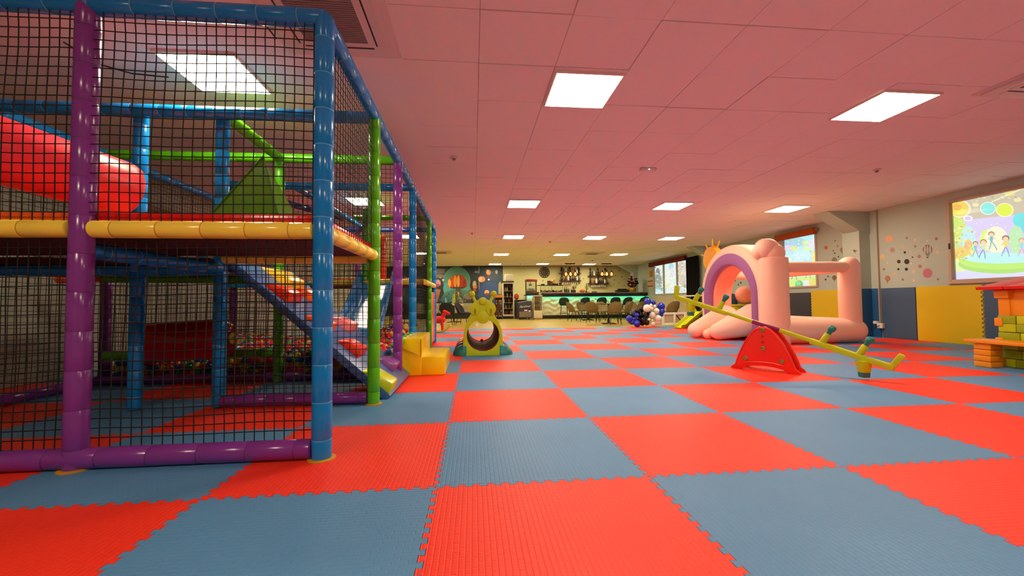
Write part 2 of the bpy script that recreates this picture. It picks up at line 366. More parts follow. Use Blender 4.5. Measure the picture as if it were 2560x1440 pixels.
for a, b, m_ in [((-3.95, 2.31, .055), (-.87, 2.31, .055), PO), ((-2.03, 3.52, .055), (-.88, 3.5, .055), PO), ((-3.9, 2.4, .055), (-3.9, 7.1, .055), PO), ((-3.9, 4.68, .055), (-.9, 4.62, .055), PO), ((-.86, 5.75, .055), (-.86, 8.7, .055), PO), ((-.83, 4.62, .4), (-.83, 5.64, .4), GREEN), ((-3.85, 4.66, .31), (-2.12, 4.62, .31), GREEN)]:
    roll('bottom_rail', a, b, m_, .052 if b[1] < 2.4 else .048, .24)
beam((-2.06, 3.55, 1.6), (-2.36, 3.75, 1.27), BLUE)
# first deck
ob('deck', MB().box(-3.95, -.86, 2.34, 3.46, 1.225, 1.255).box(-3.95, -2.1, 3.46, 4.62, 1.18, 1.21), mat('deck_board', '4a1208', .8), PF)
ob('deck_mat', MB().box(-2.0, -.84, 2.33, 3.46, 1.255, 1.33), REDV, PF, bevel=.015, label='red deck mat')
ob('deck_mat', MB().box(-3.9, -2.06, 2.33, 3.46, 1.255, 1.33), ORANGEV, PF, bevel=.015, label='orange deck mat')
for a, b in [((-1.98, 2.31, 1.235), (-.87, 2.31, 1.235)), ((-3.95, 2.31, 1.235), (-2.08, 2.31, 1.235)), ((-.83, 2.36, 1.235), (-.83, 3.45, 1.235)), ((-2.02, 3.5, 1.215), (-.88, 3.5, 1.215))]:
    roll('edge_pad', a, b, YELLOW, .047, .22)
for a, b, m_ in [((-2.05, 2.36, 1.13), (-2.06, 3.5, 1.13), BLUE), ((-3.9, 3.55, 1.12), (-2.1, 3.55, 1.12), BLUE), ((-3.86, 4.64, 1.12), (-2.13, 4.62, 1.1), GREEN), ((-4.4, 4.75, 1.12), (-3.92, 4.75, 1.13), ORANGEV), ((-3.88, 3.6, 1.15), (-3.9, 4.7, 1.15), ORANGEV), ((-3.3, 5.7, 1.1), (-2.2, 5.7, 1.1), BLUE)]: beam(a, b, m_, .045)
# second deck
ob('deck', MB().box(-3.9, -.88, 7.05, 8.7, 1.14, 1.18), MATS['deck_board'], PF)
ob('deck_mat', MB().box(-3.88, -.9, 7.08, 8.68, 1.18, 1.26), REDV, PF, bevel=.015, label='red deck mat')
roll('edge_pad', (-3.95, 7.0, 1.19), (-.84, 7.0, 1.19), YELLOW, .05, .22); roll('edge_pad', (-.83, 7.0, 1.19), (-.83, 8.7, 1.19), YELLOW, .05, .22)
ob('side_pad', MB().box(-.88, -.8, 7.85, 8.6, .05, 1.05), ORANGEV, PF, bevel=.03, label='orange pad hung between the last two posts')
# nets
def net(o_, u, v, cell=.05, r=.0029, amp=.008, n=3):
    o_, u, v = Vector(o_), Vector(u), Vector(v); Lu, Lv = u.length, v.length; un, vn = u/Lu, v/Lv; nn = un.cross(vn); m = MB(); ph = random.random()*9
    def pt(a, b):
        p = o_ + un*a + vn*b; w1 = math.sin(a*3.1+ph)*math.sin(b*2.3+ph*2) ; w2 = math.sin(b*7+ph+a*2.0); w3 = math.sin(a*6.3+ph*1.7+b*1.3)
        e = min(1, min(a, Lu-a)/.15, min(b, Lv-b)/.15); return p + nn*(amp*1.5*w1*e) + un*(amp*.55*w2*e) + vn*(amp*.7*w3*e)
    def strand(pts):
        k = len(m.v)
        for i, p in enumerate(pts):
            d = (pts[min(i+1, len(pts)-1)]-pts[max(i-1, 0)]).normalized(); a = d.cross(nn).normalized()
            for q in range(n): m.v.append(p + (a*math.cos(2*PI*q/n)+nn*math.sin(2*PI*q/n))*r)
        for i in range(len(pts)-1):
            for q in range(n): m.f.append([k+i*n+q, k+i*n+(q+1) % n, k+(i+1)*n+(q+1) % n, k+(i+1)*n+q])
    nu, nv = max(1, round(Lu/cell)), max(1, round(Lv/cell)); su, sv = max(2, int(Lu/.1)), max(2, int(Lv/.1))
    for i in range(nu+1): strand([pt(Lu*i/nu, Lv*k/sv) for k in range(sv+1)])
    for j in range(nv+1): strand([pt(Lu*k/su, Lv*j/nv) for k in range(su+1)])
    return ob('net', m, CORD, PF, kind='stuff', ang=180)
Zv = lambda z: (0, 0, z)
net((-3.88, 2.33, .1), (1.83, 0, 0), Zv(1.09), r=.0032); net((-1.99, 2.33, .1), (1.12, 0, 0), Zv(1.09), r=.0032)
net((-3.88, 2.29, 1.27), (1.83, 0, 0), Zv(1.12), r=.0032); net((-1.99, 2.29, 1.27), (1.12, 0, 0), Zv(1.12), r=.0032)
net((-.84, 2.35, 1.28), (0, 1.1, 0), Zv(1.1)); net((-2.03, 3.5, .1), (1.16, 0, 0), Zv(1.06))
net((-2.05, 4.6, .4), (1.18, 0, 0), Zv(1.98), r=.0027); net((-3.9, 4.66, .1), (1.78, 0, 0), Zv(1.0), r=.0027)
net((-3.9, 2.35, .1), (0, 4.8, 0), Zv(2.28), r=.0027); net((-.85, 5.72, .1), (0, 2.98, 0), Zv(2.26), r=.0027)
net((-3.9, 7.0, 1.25), (3.0, 0, 0), Zv(1.12), r=.0027); net((-3.9, 8.7, .1), (3.05, 0, 0), Zv(2.2), r=.0026); net((-3.3, 5.7, 1.15), (2.4, 0, 0), Zv(1.2), .06, r=.0027)
net((-3.9, 7.15, .1), (0, 1.5, 0), Zv(2.28), r=.0027)

# soft obstacles hung in and standing on the frame
def roller(name, p0, p1, r, m_, label, group=None, cap=None, ends=.06):
    p0, p1 = Vector(p0), Vector(p1); d = (p1-p0).normalized(); t = thing(name, (p0+p1)/2-Vector((0, 0, r)), label, 'soft play roller', group)
    ob('padding', MB().pillow(p0, p1, r, ends, 32), m_, t, ang=60)
    for e, s in ((p0, -1), (p1, 1)):
        ob('end_cap', MB().cyl(e-d*s*.02, e+d*s*.012, r*.3, n=16), cap or m_, t)
        ob('axle', MB().cyl(e, e+d*s*.03, .018, n=10), STEEL, t)
    return t
roller('punch_roller', atY(-150, 330, 2.5), atY(343, 484, 3.25), .2, mat('coral_red_vinyl', 'f83848', .35, bump=.2, bscale=5), 'big red padded roller hung above the orange deck mat', ends=.09)
roller('punch_roller', atY(352, 858, 4.36), atY(580, 845, 4.36), .2, mat('gloss_red_vinyl', 'b80c0c', .12, bump=.1, bscale=6), 'glossy dark red padded roller across the ball pit', cap=YELLOW, ends=.1)
roller('punch_roller', (-1.72, 7.9, 1.3), (-1.72, 7.9, 2.12), .075, ORANGEV, 'orange upright roller on the far deck', ends=.03)
# green pyramid on the first deck
x, y, z = -1.49, 3.0, 1.33; hw = .245
t = thing('foam_pyramid', (x, y, z), 'green vinyl foam pyramid on the red deck mat', 'foam shape')
apx = (x+.01, y, z+.55)
ob('body', MB().add([(x-hw, y-hw, z), (x+hw, y-hw, z), (x+hw, y+hw, z), (x-hw, y+hw, z), apx], [(3, 2, 1, 0), (0, 1, 4), (1, 2, 4), (2, 3, 4), (3, 0, 4)]), DGREEN, t, bevel=.012)
ob('seam', MB().path([(x-hw, y-hw, z+.01), apx], .008, 6).path([(x+hw, y-hw, z+.01), apx], .008, 6), MATS['green_seam'], t)
# climbing ramp with holds
RB, RT = Vector((-.72, 0, .03)), Vector((-2.02, 0, 1.2)); rd = (RT-RB); RLn = rd.length; rd.normalize(); rn = Vector((-rd.z, 0, rd.x)); rn = rn if rn.z > 0 else -rn
RY0, RY1 = 3.64, 4.76
t = thing('climbing_ramp', (-1.4, 4.2, 0), 'slate blue padded climbing ramp leaning from mat to deck', 'climbing ramp')
def rp(a, b, c): return RB + rd*(a*RLn) + Vector((0, RY0+(RY1-RY0)*b, 0)) + rn*c
m = MB()
m.add([rp(a, b, c) for c in (-.07, 0) for a, b in ((0, 0), (1, 0), (1, 1), (0, 1))], [(3, 2, 1, 0), (4, 5, 6, 7), (0, 1, 5, 4), (1, 2, 6, 5), (2, 3, 7, 6), (3, 0, 4, 7)])
ob('slope_pad', m, vinyl('slate_vinyl', '4468a8', .3), t, bevel=.012)
for a, b, wa, hb, c, s in [(a_, b_, w_*1.2, h_*1.25, c_, s_) for a_, b_, w_, h_, c_, s_ in [(.10, .13, .075, .2, 'c4d414', 'lime'), (.14, .7, .05, .2, '8a4a9c', 'purple'), (.33, .3, .06, .2, 'e03018', 'red'), (.5, .72, .06, .2, 'f08088', 'pink'), (.53, .22, .06, .2, 'f05a20', 'orange'), (.76, .68, .06, .22, 'f06420', 'orange'), (.77, .2, .06, .24, 'c81414', 'red'), (.9, .55, .08, .3, 'f2c838', 'yellow')]]:
    ch = vinyl(s+'_hold', c, .25)
    v = [rp(a-wa, b-hb/2, -.002), rp(a+wa, b-hb/2, -.002), rp(a+wa, b+hb/2, -.002), rp(a-wa, b+hb/2, -.002), rp(a-wa*.75, b-hb/2.3, .085), rp(a+wa*.4, b-hb/2.3, .055), rp(a+wa*.4, b+hb/2.3, .055), rp(a-wa*.75, b+hb/2.3, .085)]
    ob('hold', MB().add(v, [(3, 2, 1, 0), (4, 5, 6, 7), (0, 1, 5, 4), (1, 2, 6, 5), (2, 3, 7, 6), (3, 0, 4, 7)]), ch, t, bevel=.014, label=s+' padded hold')
# blue slide from the far deck into the ball pit
t = thing('pit_slide', (-1.55, 6.2, .3), 'shiny blue moulded slide running down into the ball pit', 'slide')
def sl(u, v):
    yy = 7.02-1.75*v; zz = 1.2-.86*v - .05*math.sin(PI*v) - (.02 if v > .85 else 0); q = (u-.5)*2; cx = -1.62+.17*v
    prof = [(-1, .2), (-.93, .23), (-.84, .17), (-.74, .03), (-.5, 0), (0, -.005), (.5, 0), (.74, .03), (.84, .17), (.93, .23), (1, .2)]
    i = min(9, int(u*10)); f = u*10-i; a, b = prof[i], prof[i+1]
    return (cx+.3*(a[0]+(b[0]-a[0])*f), yy, zz+a[1]+(b[1]-a[1])*f)
mg = MB().grid(sl, 20, 16); mg2 = MB().grid(lambda u, v: Vector(sl(u, v))-Vector((0, .01, .02)), 20, 16); mg.add(mg2.v, mg2.f)
ob('chute', mg, plastic('blue_chute', '1f7fc8', .12), t, ang=60)
# yellow foam steps
t = thing('foam_steps', (-.58, 5.25, 0), 'yellow vinyl two-tread foam steps beside the purple post', 'foam steps')
ob('low_step', MB().box(-.62, -.33, 4.78, 5.72, 0, .215), vinyl('amber_vinyl', 'fadc06', .2), t, bevel=.02)
ob('high_step', MB().box(-.83, -.6, 4.77, 5.73, 0, .43), MATS['amber_vinyl'], t, bevel=.02)
ob('seam', MB().path([(-.6, 4.765, .22), (-.6, 4.765, .42)], .004, 6).path([(-.83, 4.762, .33), (-.64, 4.762, .24)], .004, 6), SEAM[YELLOW], t)

# ball pit
pc = {'red': 'd81818', 'blue': '1a4fa8', 'green': '2a9a30', 'yellow': 'e8c020', 'white': 'e0dcd0', 'orange': 'e86018'}
BR = .034; bmesh_ = {}
for c in pc:
    mb = MB().ball((0, 0, 0), BR, 12, 8); o = ob('pit_ball', mb, plastic('ball_'+c, pc[c], .3), None); bmesh_[c] = o.data; bpy.data.objects.remove(o)
    for v in bmesh_[c].vertices: v.co.z -= BR      # mesh origin at the ball's foot
    for v in bmesh_[c].vertices: v.co.z += BR
wts = ['red']*5+['green']*2+['yellow']*2+['blue']*2+['white']+['orange']
def heap(x, y): return .22 + .1*min(1, (y-4.7)/1.2) + .05*math.sin(x*2.1+y)*math.sin(y*1.7) + (.12 if x > -1.3 else 0)*min(1, (y-4.7)/.8)
def pit_ball(x, y, z):
    c = random.choice(wts); o = bpy.data.objects.new('pit_ball', bmesh_[c]); COL.objects.link(o); o.location = (x, y, z-BR)
    tag(o, 'small plain %s plastic ball in the ball pit' % c, 'ball', '%s balls in the ball pit' % c)
nb = 0
for k in range(4):
    for i in range(44):
        x = -3.8+i*.0665+(k % 2)*.033
        z = BR+.004+k*.061
        if z > heap(x, 4.75)+.03: continue
        pit_ball(x+random.uniform(-.004, .004), 4.735+random.uniform(0, .012), z); nb += 1
st = {c: MB() for c in pc}
y = 4.8; row = 0
while y < 6.9:
    x = -3.8+(row % 2)*.035
    while x < -.92:
        z = heap(x, y)+random.uniform(-.015, .015); dx = False
        if dx: z = min(z, .2)
        if nb < 296 and x > -2.7-.0: pit_ball(x+random.uniform(-.01, .01), y, z); nb += 1
        else: st[random.choice(wts)].ball((x+random.uniform(-.01, .01), y, z), BR, 8, 6)
        x += .0705
    y += .066; row += 1
bp = thing('ball_pit_fill', (-2.4, 5.8, 0), 'many more plastic balls filling the ball pit behind the front rows', 'balls')
bp['kind'] = 'stuff'
for c in pc: ob('balls', st[c], MATS['ball_'+c], bp, kind='stuff')
ob('pit_floor', MB().box(-3.85, -.9, 4.72, 6.95, .002, .02), mat('pit_dark', '181424', .8), PF)

# ------------------------------------------------------------------ crawl tunnel toy
TX, TY = .148, 6.42
t = thing('crawl_tunnel', (TX, TY+.95, 0), 'lime green caterpillar crawl tunnel with round opening and two feelers', 'play tunnel')
half = [(.315, 0), (.315, .13), (.308, .3), (.29, .42), (.25, .53), (.2, .6), (.175, .66), (.18, .74), (.172, .8), (.14, .845), (.1, .862), (.055, .885), (0, .89)]
outl = [(x, z) for x, z in half] + [(-x, z) for x, z in reversed(half[:-1])]
def plate_with_hole(y0, y1, outl, hc, hr, n=48):
    m = MB(); N = len(outl)
    hole = []
    for i in range(N):
        a = math.atan2(outl[i][1]-hc, outl[i][0]); k = 1+.10*math.exp(-((a-PI/2)/.28)**2)*-1; hole.append((hr*k*math.cos(a), hc+hr*k*math.sin(a)))
    for yy in (y0, y1): m.v += [Vector((TX+x, yy, z)) for x, z in outl] + [Vector((TX+x, yy, z)) for x, z in hole]
    for i in range(N):
        j = (i+1) % N
        m.f += [[i, j, N+j, N+i], [2*N+j, 2*N+i, 3*N+i, 3*N+j], [i, 2*N+i, 2*N+j, j], [N+j, 3*N+j, 3*N+i, N+i]]
    return m
def dense(outl, n=5):
    r = []
    for a, b in zip(outl, outl[1:]+outl[:1]):
        for k in range(n): r.append((a[0]+(b[0]-a[0])*k/n, a[1]+(b[1]-a[1])*k/n))
    return r
ob('front_plate', plate_with_hole(TY, TY+.06, dense(outl), .316, .255), LIME, t, bevel=.008)
low = [(x, min(z, .62)) for x, z in half[:7]]; low = low[:6]+[(.1, .655), (0, .67)]
ob('rear_plate', plate_with_hole(TY+1.83, TY+1.88, dense([(x, z) for x, z in low]+[(-x, z) for x, z in reversed(low[:-1])]), .316, .255), LIME, t, bevel=.008)
for s in (-1, 1):
    f = ob('feeler', MB().cyl((TX+s*.11, TY+.03, .83), (TX+s*.168, TY+.03, .945), .022, .026, 12), LIME, t); ob('feeler_ball', MB().ball((TX+s*.172, TY+.03, .965), .052, 18, 12), LIME, f)
    w_ = [(s*(.03+.09+.085*math.cos(q)*(1 if math.cos(q) > 0 else .8)), .73+.1*math.sin(q)) for q in [2*PI*i/20 for i in range(20)]]
    f = ob('wing', MB().prism([(TX+x, TY+.001, z) for x, z in w_], (0, -.018, 0)), LIME, t, bevel=.006)
    w_ = [(s*.125+.018*math.cos(q), .69+.05*math.sin(q)) for q in [2*PI*i/12 for i in range(12)]]
    ob('wing_mark', MB().prism([(TX+x, TY-.016, z) for x, z in w_], (0, -.004, 0)), mat('olive', '8a8a08', .4), f)
    for k, c in enumerate((TEAL, plastic('violet_plastic', '4a4a9a'), RED, plastic('sun_plastic', 'f0c010'))):
        yy = TY+.14+k*.5; ob('foot', MB().ball((TX+s*.36, yy, .0), .15, 20, 10, sz=1.0) if 0 else MB().grid(lambda u, v: (TX+s*(.28+.2*math.cos(PI/2*v)*abs(math.cos(PI*(u-.5)))), yy+.17*math.sin(PI*(u-.5))*math.cos(PI/2*v), .17*math.sin(PI/2*v)), 16, 8), c, t)
    ob('corner_block', MB().box(TX+s*.29-.03, TX+s*.29+.03, TY-.012, TY+.05, 0, .155), plastic('aqua_plastic', '2a94a4'), t, bevel=.01)
ob('nose', MB().lathe((TX, TY+.01, .855), (TX, TY-1, .855), [(0, .062), (.03, .06), (.04, .045)], 22), LIME, t)
ob('chin', MB().lathe((TX, TY+.01, .6), (TX, TY-1, .6), [(0, .1), (.011, .097), (.0135, .09)], 22), LIME, t)
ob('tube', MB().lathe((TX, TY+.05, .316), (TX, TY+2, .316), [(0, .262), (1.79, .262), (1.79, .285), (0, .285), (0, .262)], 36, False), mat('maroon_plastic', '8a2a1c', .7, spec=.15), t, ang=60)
ob('bead', MB().ball((TX+.01, TY+1.6, .09), .03, 12, 8), RED, t)

# ------------------------------------------------------------------ seesaw
ang = math.atan2(-.801, .5986); sx, sy = 3.482, 4.565
t = thing('seesaw', (0, 0, 0), 'long lime green seesaw on a red arched base', 'seesaw')
hp = [(.36, 0), (.352, .03), (.315, .055), (.3, .1), (.265, .2), (.205, .33), (.135, .44), (.085, .49), (.04, .515), (0, .522)]
ol = hp + [(-x, z) for x, z in reversed(hp[:-1])]
bot = [(-.24, 0), (-.2, .035), (-.1, .055), (0, .06), (.1, .055), (.2, .035), (.24, 0)]
for yy, nm in ((-.11, 1), (.11, 0)):
    pl = ob('side_plate', MB().prism([(x, yy-.02, z) for x, z in ol+bot], (0, .04, 0)), RED, t, bevel=.006)
    rim = MB(); rim.path([(x*.955, yy-.02, max(z*.97, .0)) for x, z in ol[2:-2]], .008, 6); ob('rim', rim, RED, pl)
    ob('lower_ridge', MB().path([(x*1.05, yy-.02, z+.045) for x, z in bot[1:-1]], .009, 6), RED, pl)
    for bx, bz in ((0, .48), (0, .265), (-.19, .135), (.185, .132)):
        b = ob('bolt', MB().lathe((bx, yy-.018, bz), (bx, yy-1, bz), [(0, .027), (.012, .025), (.016, .018), (.008, .014)], 18), mat('bolt_yellow', '8c8030', .35), pl)
    for bz in (.405, .34): ob('dent_shade', MB().lathe((0, yy-.0195, bz), (0, yy-1, bz), [(0, .017), (.001, .016)], 14), mat('dent_shade_red', 'b01408', .5), pl)  # flat darker discs paint the shade inside dents; no recess is modelled
tl = math.radians(-18.6); PZ = .525
def bp_(s, h, yy=0): return Vector((s*math.cos(tl)-h*math.sin(tl), yy, PZ+s*math.sin(tl)+h*math.cos(tl)))
upv = Vector((-math.sin(tl), 0, math.cos(tl)))
m = MB().obox(bp_(-.5, 0), bp_(.5, 0), .045, .045, upv)
for s in (-1, 1): m.obox(bp_(s*.46, -.005), bp_(s*1.17, -.005), .075, .06, upv)
bm_ = ob('beam', m, LIME, t, bevel=.012)
for s in (-1, 1):
    ob('end_stop', MB().obox(bp_(s*1.15, -.03), bp_(s*1.19, .15), .06, .055, (1, 0, 0)), LIME, t, bevel=.015)
    fp = MB(); a0 = bp_(s*.94, -.03); 
    fp.lathe(a0, a0+Vector((-.02*s*0, 0, -1)), [(0, .075), (.12, .055)], 4); f = ob('foot_pad', fp, LIME, t, bevel=.01); ob('foot_tip', MB().lathe(a0+Vector((0, 0, -.118)), a0+Vector((0, 0, -1)), [(0, .052), (.05, .046)], 4), TEAL, f)
    for q in (.565, .89):
        h = ob('handle', MB().cyl(bp_(s*q, .02), bp_(s*q+.02, .13), .034, .03, 14), LIME, t, bevel=.006)
        ob('grip', MB().lathe(bp_(s*q+.02, .125), bp_(s*q+.06, .3), [(0, .024), (.03, .024), (.05, .034), (.075, .038), (.1, .026), (.105, .005)], 14), TEAL, h)
ob('pivot_sleeve', MB().obox(bp_(-.15, .0), bp_(.15, 0), .06, .05, upv), plastic('magenta_plastic', '8a1c4c'), t, bevel=.012)
ob('axle', MB().cyl((0, -.12, .5), (0, .12, .5), .02), STEEL, t)
ob('spacer', MB().cyl((.2, -.1, .13), (.2, .1, .13), .02).cyl((-.2, -.1, .13), (-.2, .1, .13), .02), RED, t)
t.location = (sx, sy, 0); t.rotation_euler = (0, 0, ang)

# ------------------------------------------------------------------ inflatable castle
t = thing('bouncy_castle', (6.4, 8.4, 0), 'pink inflatable bouncy castle with lilac arch and yellow sun', 'bouncy castle')
ob('base_bolster', MB().caps((5.85, 7.25, .23), (7.32, 7.25, .23), .235), PINK, t)
ob('base_bolster', MB().caps((7.34, 7.3, .23), (7.34, 9.7, .23), .235), PINK, t)
ob('base_bolster', MB().caps((5.9, 9.75, .23), (7.3, 9.75, .23), .235), PINK, t)
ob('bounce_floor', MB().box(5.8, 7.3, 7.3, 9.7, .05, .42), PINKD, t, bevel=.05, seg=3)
def quilt(p0, p1, r, n):
    L = (Vector(p1)-Vector(p0)).length; pr = [(0, r*.9)]
    for k in range(n):
        a, b = L*k/n, L*(k+1)/n; pr += [(a+.01, r*.985), (a+(b-a)*.3, r), (a+(b-a)*.7, r), (b-.01, r*.985)]
    return MB().lathe(p0, p1, pr+[(L, r*.9)], 28)
ob('corner_tower', quilt((5.72, 7.25, 0), (5.72, 7.25, 1.64), .245, 7), PINK, t, ang=60)
ob('tower_head', MB().ball((5.64, 7.3, 1.8), .215, 26, 16).ball((5.71, 7.22, 1.72), .19, 24, 14).ball((5.56, 7.36, 1.76), .16, 20, 12).ball((5.66, 7.4, 1.86), .17, 20, 12), PINK, t)
ob('corner_post', MB().caps((7.29, 7.25, .2), (7.29, 7.25, 1.48), .18), PINK, t); ob('corner_post', MB().caps((7.25, 9.7, .2), (7.25, 9.7, 1.48), .19), PINK, t)
for a, b in [((5.7, 7.25, 1.46), (7.1, 7.2, 1.46)), ((7.2, 7.3, 1.46), (7.2, 9.7, 1.46)), ((6.0, 9.7, 1.46), (7.2, 9.7, 1.46))]:
    ob('top_bolster', MB().caps(a, b, .105), PINK, t)
def archm(x0, x1, ri, ro, zt_i, zt_o, yc, bulge, n=30):
    def cur(r, zt):
        pts = [(yc-r, 0), (yc-r, (zt-r)*.5)]; zc = zt-r
        pts += [(yc-r*math.cos(PI*i/n), zc+r*math.sin(PI*i/n)) for i in range(n+1)]
        return pts + [(yc+r, (zt-r)*.5), (yc+r, 0)]
    ci, co_ = cur(ri, zt_i), cur(ro, zt_o); K = len(ci); m = MB(); sec = 16
    for k in range(K):
        a, b = Vector((0, *ci[k])), Vector((0, *co_[k])); c = (a+b)/2; hv = (b-a)/2
        for q in range(sec):
            th = 2*PI*q/sec; cx, sx_ = math.cos(th), math.sin(th); e = .45
            ux = math.copysign(abs(cx)**e, cx); uy = math.copysign(abs(sx_)**e, sx_)
            p = c+hv*uy; m.v.append(Vector(((x0+x1)/2+(x1-x0)/2*ux, p.y, p.z)))
    for k in range(K-1):
        for q in range(sec): m.f.append([k*sec+q, k*sec+(q+1) % sec, (k+1)*sec+(q+1) % sec, (k+1)*sec+q])
    m.f.append(list(range(sec))); m.f.append([(K-1)*sec+q for q in range(sec)][::-1])
    return m
ob('arch', archm(5.64, 6.23, .76, 1.11, 1.62, 2.07, 8.54, .1), PINK, t, ang=60)
ob('arch_band', archm(5.615, 5.78, .75, .95, 1.61, 1.88, 8.54, .02), PURP, t, ang=60)
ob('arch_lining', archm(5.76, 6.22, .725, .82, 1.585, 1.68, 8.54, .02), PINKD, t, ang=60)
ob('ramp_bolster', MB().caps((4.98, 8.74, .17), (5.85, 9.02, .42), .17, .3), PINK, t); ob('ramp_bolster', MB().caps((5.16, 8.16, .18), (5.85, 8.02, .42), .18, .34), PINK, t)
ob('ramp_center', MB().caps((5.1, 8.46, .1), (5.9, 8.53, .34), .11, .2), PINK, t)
c = atX(1782, 648, 6.0); sunm = mat('sun_yellow', 'f8b820', .5)
sn = ob('sun', MB().lathe(c+Vector((-.1, 0, 0)), c+Vector((.1, 0, 0)), [(0, .2), (.03, .31), (.1, .34), (.17, .31), (.2, .2)], 28), sunm, t)
for k in range(8):
    q = PI*.5+(k-2)*.62; d = Vector((0, math.cos(q), math.sin(q))); ob('sun_ray', MB().caps(c+d*.3, c+d*.5, .022, .018, 10, 4), sunm, sn)
# pink ball on a green table, seen through the castle
p = atY(1862, 738, 10.7)
tb = thing('play_table', (p.x, p.y, 0), 'green plastic play table with blue panel behind the bouncy castle', 'play table')
ob('table_top', MB().box(p.x-.5, p.x+.5, p.y-.3, p.y+.3, p.z-.3, p.z-.25), LIME, tb, bevel=.015)
for a in (-1, 1): ob('leg', MB().box(p.x+a*.4-.06, p.x+a*.4+.06, p.y-.25, p.y+.25, 0, p.z-.3), LIME, tb, bevel=.02)
ob('side_panel', MB().prism([(p.x-.28+.13*math.cos(q), p.y+.1, p.z-.25+.3*math.sin(q)) for q in [PI*i/14 for i in range(15)]], (0, .05, 0)), plastic('blue_panel', '2a5a8a'), tb)
tag(ob('play_ball', MB().ball(p, .25, 28, 18), PINKD), 'large pink ball on the green play table behind the castle arch', 'ball')

# ------------------------------------------------------------------ playhouse at the right edge
HX = 6.43; t = thing('playhouse', (6.9, 3.9, 0), 'toy playhouse with red tiled roof and lime stone walls', 'playhouse')
hy0, hy1 = 3.3, 4.42
stone = [LIME, plastic('lime_dark', '98ac10')]
for k, z in enumerate((0, .105, .21, .315, .42, .52)):
    yy = hy1; q = 0
    while yy > hy0+.02:
        wd = random.uniform(.14, .24); yn = max(hy0, yy-wd)
        ob('stone', MB().box(HX-.012-random.uniform(0, .012), HX+.06, yn+.003, yy-.003, z+.002, z+.1), stone[(k+q) % 2], t, bevel=.008); yy = yn; q += 1
ob('end_wall', MB().box(HX+.04, HX+1.1, hy1-.06, hy1, 0, .62).box(HX+.04, HX+1.1, hy0, hy0+.06, 0, .62), LIME, t)
for z in (.0, .24, .48): ob('quoin', MB().box(HX-.03, HX+.05, hy1-.05, hy1+.025, z+.01, z+.11), ORANGE, t, bevel=.01)
yw = 4.07; up = MB()
arch_ = [(hy1-.02, .62), (hy1-.02, .93), (hy0+.02, .93), (hy0+.02, .62), (yw-.45, .62), (yw-.45, .66)] + [(yw-.225-.225*math.cos(PI*i/14), .72+.16*math.sin(PI*i/14)) for i in range(15)] + [(yw, .66), (yw, .62)]
ob('upper_wall', MB().prism([(HX+.02, y, z) for y, z in arch_], (.05, 0, 0)), ORANGE, t, bevel=.006)
ob('corner_post', MB().box(HX-.0, HX+.08, hy1-.11, hy1, .6, .93), ORANGE, t, bevel=.01); ob('post_bracket', MB().box(HX-.03, HX+.08, hy1-.12, hy1+.02, .83, .93), ORANGE, t, bevel=.015)
ob('window_sill', MB().box(HX-.04, HX+.1, yw-.5, yw+.05, .61, .65), ORANGE, t, bevel=.012)
roof = ob('roof', MB().prism([(HX-.1, hy1+.1, .93), (HX+.55, hy1+.1, 1.055), (HX+1.2, hy1+.1, .93)], (0, -(hy1-hy0)-.2, 0)), RED, t)
for r_ in range(7):
    for q in range(5):
        a = r_/7; x0 = HX-.13+.65*a; z0 = .935+.125*a; y1_ = hy1+.12-q*.27
        v = [(x0, y1_, z0), (x0, y1_-.262, z0), (x0+.115, y1_-.262, z0+.02), (x0+.115, y1_, z0+.02)]
        ob('roof_tile', MB().prism(v, (-.012, 0, .036)), RED, t, bevel=.006)
t2 = thing('play_bench', (6.2, 4.35, 0), 'orange plastic bench table beside the lime playhouse wall', 'bench')
ob('top', MB().box(6.1, 6.4, 3.7, 4.55, .285, .33), ORANGE, t2, bevel=.016)
for k in range(4): ob('pedestal_stone', MB().box(6.12+random.uniform(0, .012), 6.3-random.uniform(0, .012), 4.3, 4.47, k*.071+.001, k*.071+.069), ORANGE, t2, bevel=.014)
ob('leg', MB().box(6.12, 6.3, 3.75, 3.88, 0, .285), ORANGE, t2, bevel=.014)

# ------------------------------------------------------------------ right wall: panels, windows, stickers, pillars
pb = mat('panel_blue', '3c5e80', .55, bump=.1, bscale=60); py_ = mat('panel_yellow', 'e0c800', .55, bump=.1, bscale=60); pd = mat('panel_teal_blue', '1f5f96', .55, bump=.1, bscale=60)
def panel(ya, yb, m_, z1=1.065, teeth=0):
    pts = [(ya-.004, 0), (ya-.004, z1)]
    n = 14
    if teeth:
        pts = [(ya-.002, 0), (ya-.002, z1), (yb+.02, z1)]
        for k in range(n):
            a = z1-(k)*z1/n; b = a-z1/n/2
            pts += [(yb+.02, a-.002), (yb-.006, a-.006), (yb-.006, b-.002), (yb+.02, b-.006)]
        pts += [(yb+.02, 0)]
    else: pts += [(yb+.004, z1), (yb+.004, 0)]
    ob('mat_panel', MB().prism([(WX-.0005, y, z) for y, z in pts], (-.022, 0, 0)), m_, wr)
panel(8.27, 8.08, pd); panel(8.06, 7.37, pb); panel(7.35, 6.29, py_, 1.07, 1); panel(6.27, 5.25, pb); panel(5.23, 4.2, py_); panel(4.18, 3.15, pb); panel(3.13, 2.1, py_)
panel(9.9, 8.82, py_); panel(10.95, 9.93, mat('panel_charcoal', '3a4048', .6), 1.02, 1); panel(12.0, 10.98, py_); panel(13.0, 12.02, pb)
film = matcol('printed_film', emit=1.12, rough=.3); glassm = mat('window_glass', 'f2f8f8', .02, trans=1)
frame_m = mat('frame_beige', 'c0aa98', .5)
